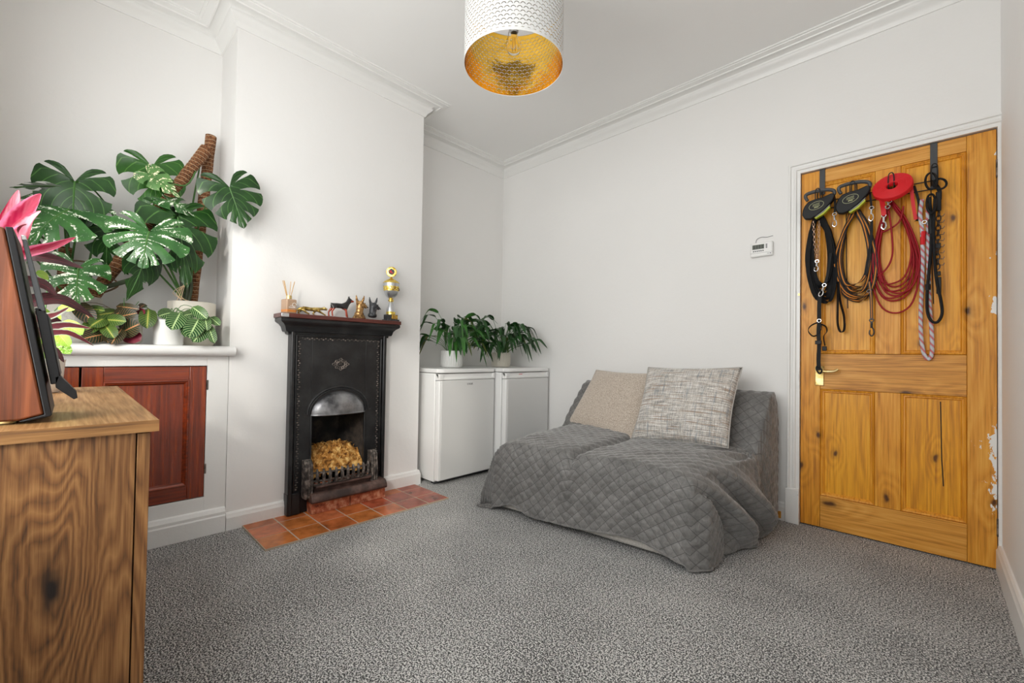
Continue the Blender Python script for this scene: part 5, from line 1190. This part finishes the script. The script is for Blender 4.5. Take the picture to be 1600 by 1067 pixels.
# black lead with coppery chain
t = thing('dog_lead', 'coiled black webbing dog lead with a copper chain under the left retractable lead', 'dog lead', D(1283, 470), group='leads on the door')
loops(t, 'strap', M_BLKWEB, (1279, 338), [(1264, 1300, 1286, 455), (1262, 1303, 1284, 462), (1266, 1298, 1290, 466), (1263, 1305, 1292, 472), (1261, 1296, 1282, 448), (1268, 1306, 1290, 460), (1265, 1301, 1288, 469), (1270, 1299, 1285, 444)], .003, .018, 'rib', None, 3, .021)
chain(t, [D(1271, 345, .05), D(1273, 380, .05), D(1276, 408, .05)], .010, M_COPPERCH); chain(t, [D(1280, 345, .05), D(1279, 380, .05), D(1277, 408, .05)], .010, M_COPPERCH)
clip(t, D(1277, 406, .05), D(1275, 424, .05), M_CHROME)
clip(t, D(1304, 332, .05), D(1304, 354, .05), M_CHROME)
mk('strap', MB().add(ribbon(spline([D(1304, 308, .05), D(1305, 322, .05), D(1304, 334, .05)], 4), .010, .002, (1, 0, 0))), M_BLKWEB, t)
mk('strap', MB().add(ribbon(spline([D(1298, 395, .05), D(1294, 425, .05), D(1289, 445, .05)], 4), .012, .002, (1, 0, 0))), M_BLKWEB, t)
clip(t, D(1289, 443, .05), D(1281, 463, .05), M_CHROME)
# black head collar hanging down to the handle
t = thing('head_collar', 'black webbing head collar hanging above the door handle', 'dog collar', D(1283, 585), group='leads on the door')
mk('strap', MB().add(ribbon(spline([D(1281, 462, .05), D(1280, 480, .05), D(1280, 502, .05), D(1279, 520, .055), D(1280, 540, .055), D(1279, 562, .055), D(1280, 578, .06)], 5), .019, .0025, (1, 0, 0))), M_BLKWEB, t)
mk('strap', MB().add(ribbon(spline([D(1279, 503, .05), D(1267, 509, .05), D(1263, 517, .045), D(1270, 525, .05), D(1278, 522, .05), D(1284, 512, .055), D(1280, 503, .05)], 5), .018, .0025, (.2, -1, .3))), M_BLKWEB, t)
mk('strap', MB().add(ribbon(spline([D(1281, 506, .05), D(1290, 510, .05), D(1292, 518, .05), D(1287, 526, .05), D(1289, 540, .05)], 5), .018, .0025, (.4, -1, .2))), M_BLKWEB, t)
mk('buckle', MB().box(D(1286, 540, .05).x-.004, D(1292, 540, .05).x, YF-.056, YF-.044, D(1288, 548, .05).z, D(1288, 541, .05).z), M_BLACK, t, bevel=.003)
mk('slider', MB().box(D(1274, 533, .05).x, D(1284, 533, .05).x, YF-.062, YF-.05, D(1280, 538, .05).z, D(1280, 532, .05).z), M_BLACK, t, bevel=.002)
mk('ring', MB().add(tube([D(1280, 501, .055)+Vector((.009*math.cos(2*PI*k/16), 0, .009*math.sin(2*PI*k/16))) for k in range(16)], .0018, 6, closed=True)), M_CHROME, t)
mk('end_knot', MB().add(tube(spline([D(1277, 572, .06), D(1284, 578, .065), D(1281, 584, .06), D(1276, 578, .058)], 5, True), .004, 7, closed=True)), M_BLKWEB, t)
# brown and orange lead
t = thing('dog_lead', 'long grey-brown dog lead with orange stripes coiled in the middle', 'dog lead', D(1338, 520), group='leads on the door')
loops(t, 'strap', M_BROWNWEB, (1337, 330), [(1307, 1366, 1330, 452), (1308, 1362, 1335, 460), (1305, 1368, 1338, 466), (1312, 1358, 1328, 446), (1306, 1365, 1342, 470), (1315, 1368, 1336, 455), (1309, 1360, 1331, 462), (1304, 1369, 1345, 464), (1311, 1364, 1340, 449)], .003, .016, 'rib', M_ORANGE, 7, .018)
o = mk('handle_loop', MB().add(ribbon(spline([D(1310, 440, .04), D(1309, 480, .04), D(1309, 505, .042), D(1313, 518, .044), D(1319, 515, .040), D(1319, 495, .036), D(1313, 470, .034), D(1310, 440, .034)], 6), .016, .003, (.6, -.8, 0))), M_BLKWEB, t)
mk('stripe', MB().add(ribbon([p+Vector((.003, -.003, 0)) for p in spline([D(1319, 515, .042), D(1320, 495, .038), D(1314, 470, .036), D(1311, 440, .036)], 6)], .003, .001, (.6, -.8, 0))), M_ORANGE, o)
o = mk('strap', MB().add(ribbon(spline([D(1358, 440, .04), D(1361, 465, .042), D(1362, 500, .042)], 5), .012, .0025, (1, 0, 0))), M_BROWNWEB, t)
mk('stripe', MB().add(ribbon(spline([D(1358, 440, .0425), D(1361, 465, .0445), D(1362, 497, .0445)], 5), .003, .001, (1, 0, 0))), M_ORANGE, o)
clip(t, D(1362, 497, .042), D(1362, 525, .042), M_BLKFIG, r=.004)
mk('ring', MB().add(tube([D(1358, 455, .045)+Vector((.009*math.cos(2*PI*k/16), -.003*math.sin(2*PI*k/16), .008*math.sin(2*PI*k/16))) for k in range(16)], .0022, 6, closed=True)), M_CHROME, t)
mk('strap', MB().add(ribbon(spline([D(1359, 300, .05), D(1361, 315, .05), D(1362, 330, .05)], 4), .009, .0025, (1, 0, 0))), M_BLKWEB, t); clip(t, D(1362, 322, .05), D(1361, 345, .05), M_CHROME)
mk('strap', MB().add(ribbon(spline([D(1362, 345, .045), D(1361, 375, .04), D(1357, 400, .035), D(1352, 430, .035)], 4), .012, .0025, (1, 0, 0))), M_BLKWEB, t)
# red flat coil and red cord bundle
t = thing('webbing_coil', 'thick flat coil of bright red webbing hooked on the door', 'dog lead', D(1394, 316), group='leads on the door')
MC = Matrix.Translation(D(1394.5, 292.5, .078)) @ Matrix.Rotation(R(-14), 4, 'Y') @ Matrix.Rotation(R(62), 4, 'X')
prof = [(.022, -.012)]
for k in range(12): r0 = .022+k*.0047; prof += [(r0+.0004, .0125), (r0+.0024, .0138), (r0+.0043, .0125)]
prof += [(.0785, .012), (.0795, 0), (.0785, -.012), (.022, -.012)]
mk('coil', MB().add(lathe(prof, 48, cap=False), 0, MC), M_REDWEB, t, angle=60)
mk('strap', MB().add(ribbon(spline([D(1378, 312, .10), D(1380, 325, .07), D(1381, 337, .06)], 4), .020, .003, (1, 0, 0))), M_REDWEB, t); clip(t, D(1381, 334, .06), D(1381, 358, .06), M_CHROME, r=.0042); clip(t, D(1390, 313, .09), D(1386, 326, .07), M_CHROME)
mk('strap', MB().add(ribbon(spline([D(1424, 292, .07), D(1427, 320, .05), D(1431, 343, .04)], 4), .014, .003, (1, 0, 0))), M_REDWEB, t)
mk('strap', MB().add(ribbon(spline([D(1428, 290, .05), D(1436, 318, .03), D(1434, 342, .025), D(1430, 345, .03)], 4), .011, .003, (1, 0, 0))), M_BLKWEB, t)
t = thing('dog_lead', 'long thin red cord lead looped below the red coil', 'dog lead', D(1400, 490), group='leads on the door')
loops(t, 'cord', M_REDROPE, (1393, 318), [(1366, 1430, 1395, 455), (1369, 1434, 1400, 462), (1364, 1428, 1392, 466), (1372, 1437, 1404, 458), (1363, 1432, 1396, 470), (1374, 1426, 1398, 448), (1361, 1436, 1400, 489), (1368, 1424, 1388, 444)], .0040, .016, 'tube', None, 11)
mk('cord', MB().add(tube(spline([D(1389, 330, .06), D(1394, 370, .05), D(1394, 400, .045), D(1385, 420, .04), D(1370, 432, .03)], 6), .0040, 6)), M_REDROPE, t)
mk('cord', MB().add(tube(spline([D(1412, 322, .05), D(1406, 345, .045), D(1390, 358, .04), D(1375, 364, .03)], 6), .0040, 6)), M_REDROPE, t)
# pale rope slip lead with red flecks
mr = NT('pale_flecked_rope'); uv = mr.coord('Object'); w_ = mr.n('TexWave', Vector=mr.coord(rot=(0, .6, 0)), Scale=16.0, Distortion=1.2, Detail=2.0).outputs[0]
mr.b(Base__Color=mr.ramp(w_, [(.16, srgb(206, 110, 116)), (.30, srgb(176, 178, 186)), (.8, srgb(200, 204, 210))]), Roughness=.8); mr.bump(w_, .3, .003)
t = thing('rope_lead', 'pale grey rope slip lead with red flecks reaching lowest on the door', 'dog lead', D(1449, 562), group='leads on the door')
mk('rope', MB().add(tube(spline([D(1441, 312, .05), D(1438, 335, .055), D(1441, 360, .05), D(1442, 400, .03), D(1441, 440, .022), D(1439, 480, .018), D(1439, 520, .018), D(1443, 550, .018), D(1450, 561, .018), D(1456, 552, .018), D(1456, 520, .018), D(1452, 470, .018), D(1451, 420, .022), D(1450, 370, .03), D(1450, 320, .05)], 6), .0082, 8)), mr.mat, t)
mk('whipping', MB().add(tube(spline([D(1443, 361, .05), D(1442, 372, .044), D(1442, 382, .038)], 4), .0098, 8)), M_REDWEB, t)
mk('stop_ring', MB().add(tube([D(1444.5, 347, .062)+Vector((.008*math.cos(2*PI*k/14), 0, .008*math.sin(2*PI*k/14))) for k in range(14)], .003, 6, closed=True)), M_CHROME, t)
# black rope lead
t = thing('rope_lead', 'round black leather lead hanging in a narrow loop beside the pale rope', 'dog lead', D(1463, 505), group='leads on the door')
mk('lead', MB().add(tube(spline([D(1452, 308, .075), D(1455, 340, .06), D(1455, 380, .045), D(1452, 420, .04), D(1449, 455, .038), D(1449, 485, .036), D(1455, 501, .036), D(1465, 503, .036), D(1472, 490, .036), D(1470, 468, .036), D(1464, 440, .038), D(1460, 400, .042), D(1459, 350, .06), D(1461, 310, .075)], 6), .0062, 8)), M_BLKWEB, t)
mk('slider', MB().add(tube([D(1450, 444, .038), D(1450, 453, .038)], .010, 8)), M_BLACK, t); mk('sleeve', MB().add(tube([D(1455, 342, .06), D(1455, 365, .05)], .0105, 8)), M_BLACK, t)
for cx, cy_, rx, ry in ((1455, 283, 9, 13), (1469, 287, 10, 8), (1455, 318, 7, 15)):
    mk('loop', MB().add(tube([D(cx+rx*math.cos(2*PI*k/24), cy_+ry*math.sin(2*PI*k/24), .075+.012*math.sin(2*PI*k/24)) for k in range(24)], .0048, 7, closed=True)), M_BLKWEB, t)
# black chain collar
t = thing('chain_collar', 'black pronged chain collar with plastic buckles at the right of the rack', 'dog collar', D(1468, 460), group='leads on the door')
mk('buckle', MB().box(D(1462, 312, .03).x, D(1471, 312, .03).x, YF-.04, YF-.026, D(1466, 330, .03).z, D(1466, 300, .03).z), M_BLACK, t, bevel=.003)
mk('strap', MB().add(ribbon(spline([D(1463, 290, .05), D(1468, 298, .04), D(1468, 312, .034)], 4), .016, .003, (1, 0, .3))), M_BLKWEB, t)
chain(t, [D(1467, 330, .03), D(1466, 360, .03), D(1465, 390, .03), D(1465, 420, .03)], .017, M_BLKFIG, wr=.0026)
_b = MB()
for k in range(9):
    a = D(1469, 338+k*9.5, .034); _b.add(tube([a, a+Vector((.010, -.008, -.003)), a+Vector((.015, -.010, .007))], .0016, 5))
o = mk('prongs', _b, M_BLKFIG, t); o['kind'] = 'stuff'
for v0, v1 in ((380, 388), (424, 431)): mk('link_block', MB().box(D(1461, v0, .03).x, D(1470, v0, .03).x, YF-.037, YF-.024, D(1466, v1, .03).z, D(1466, v0, .03).z), M_BLACK, t, bevel=.002)
mk('buckle', MB().box(D(1463, 436, .03).x, D(1471, 436, .03).x, YF-.038, YF-.022, D(1466, 459, .03).z, D(1466, 433, .03).z), M_BLACK, t, bevel=.003)
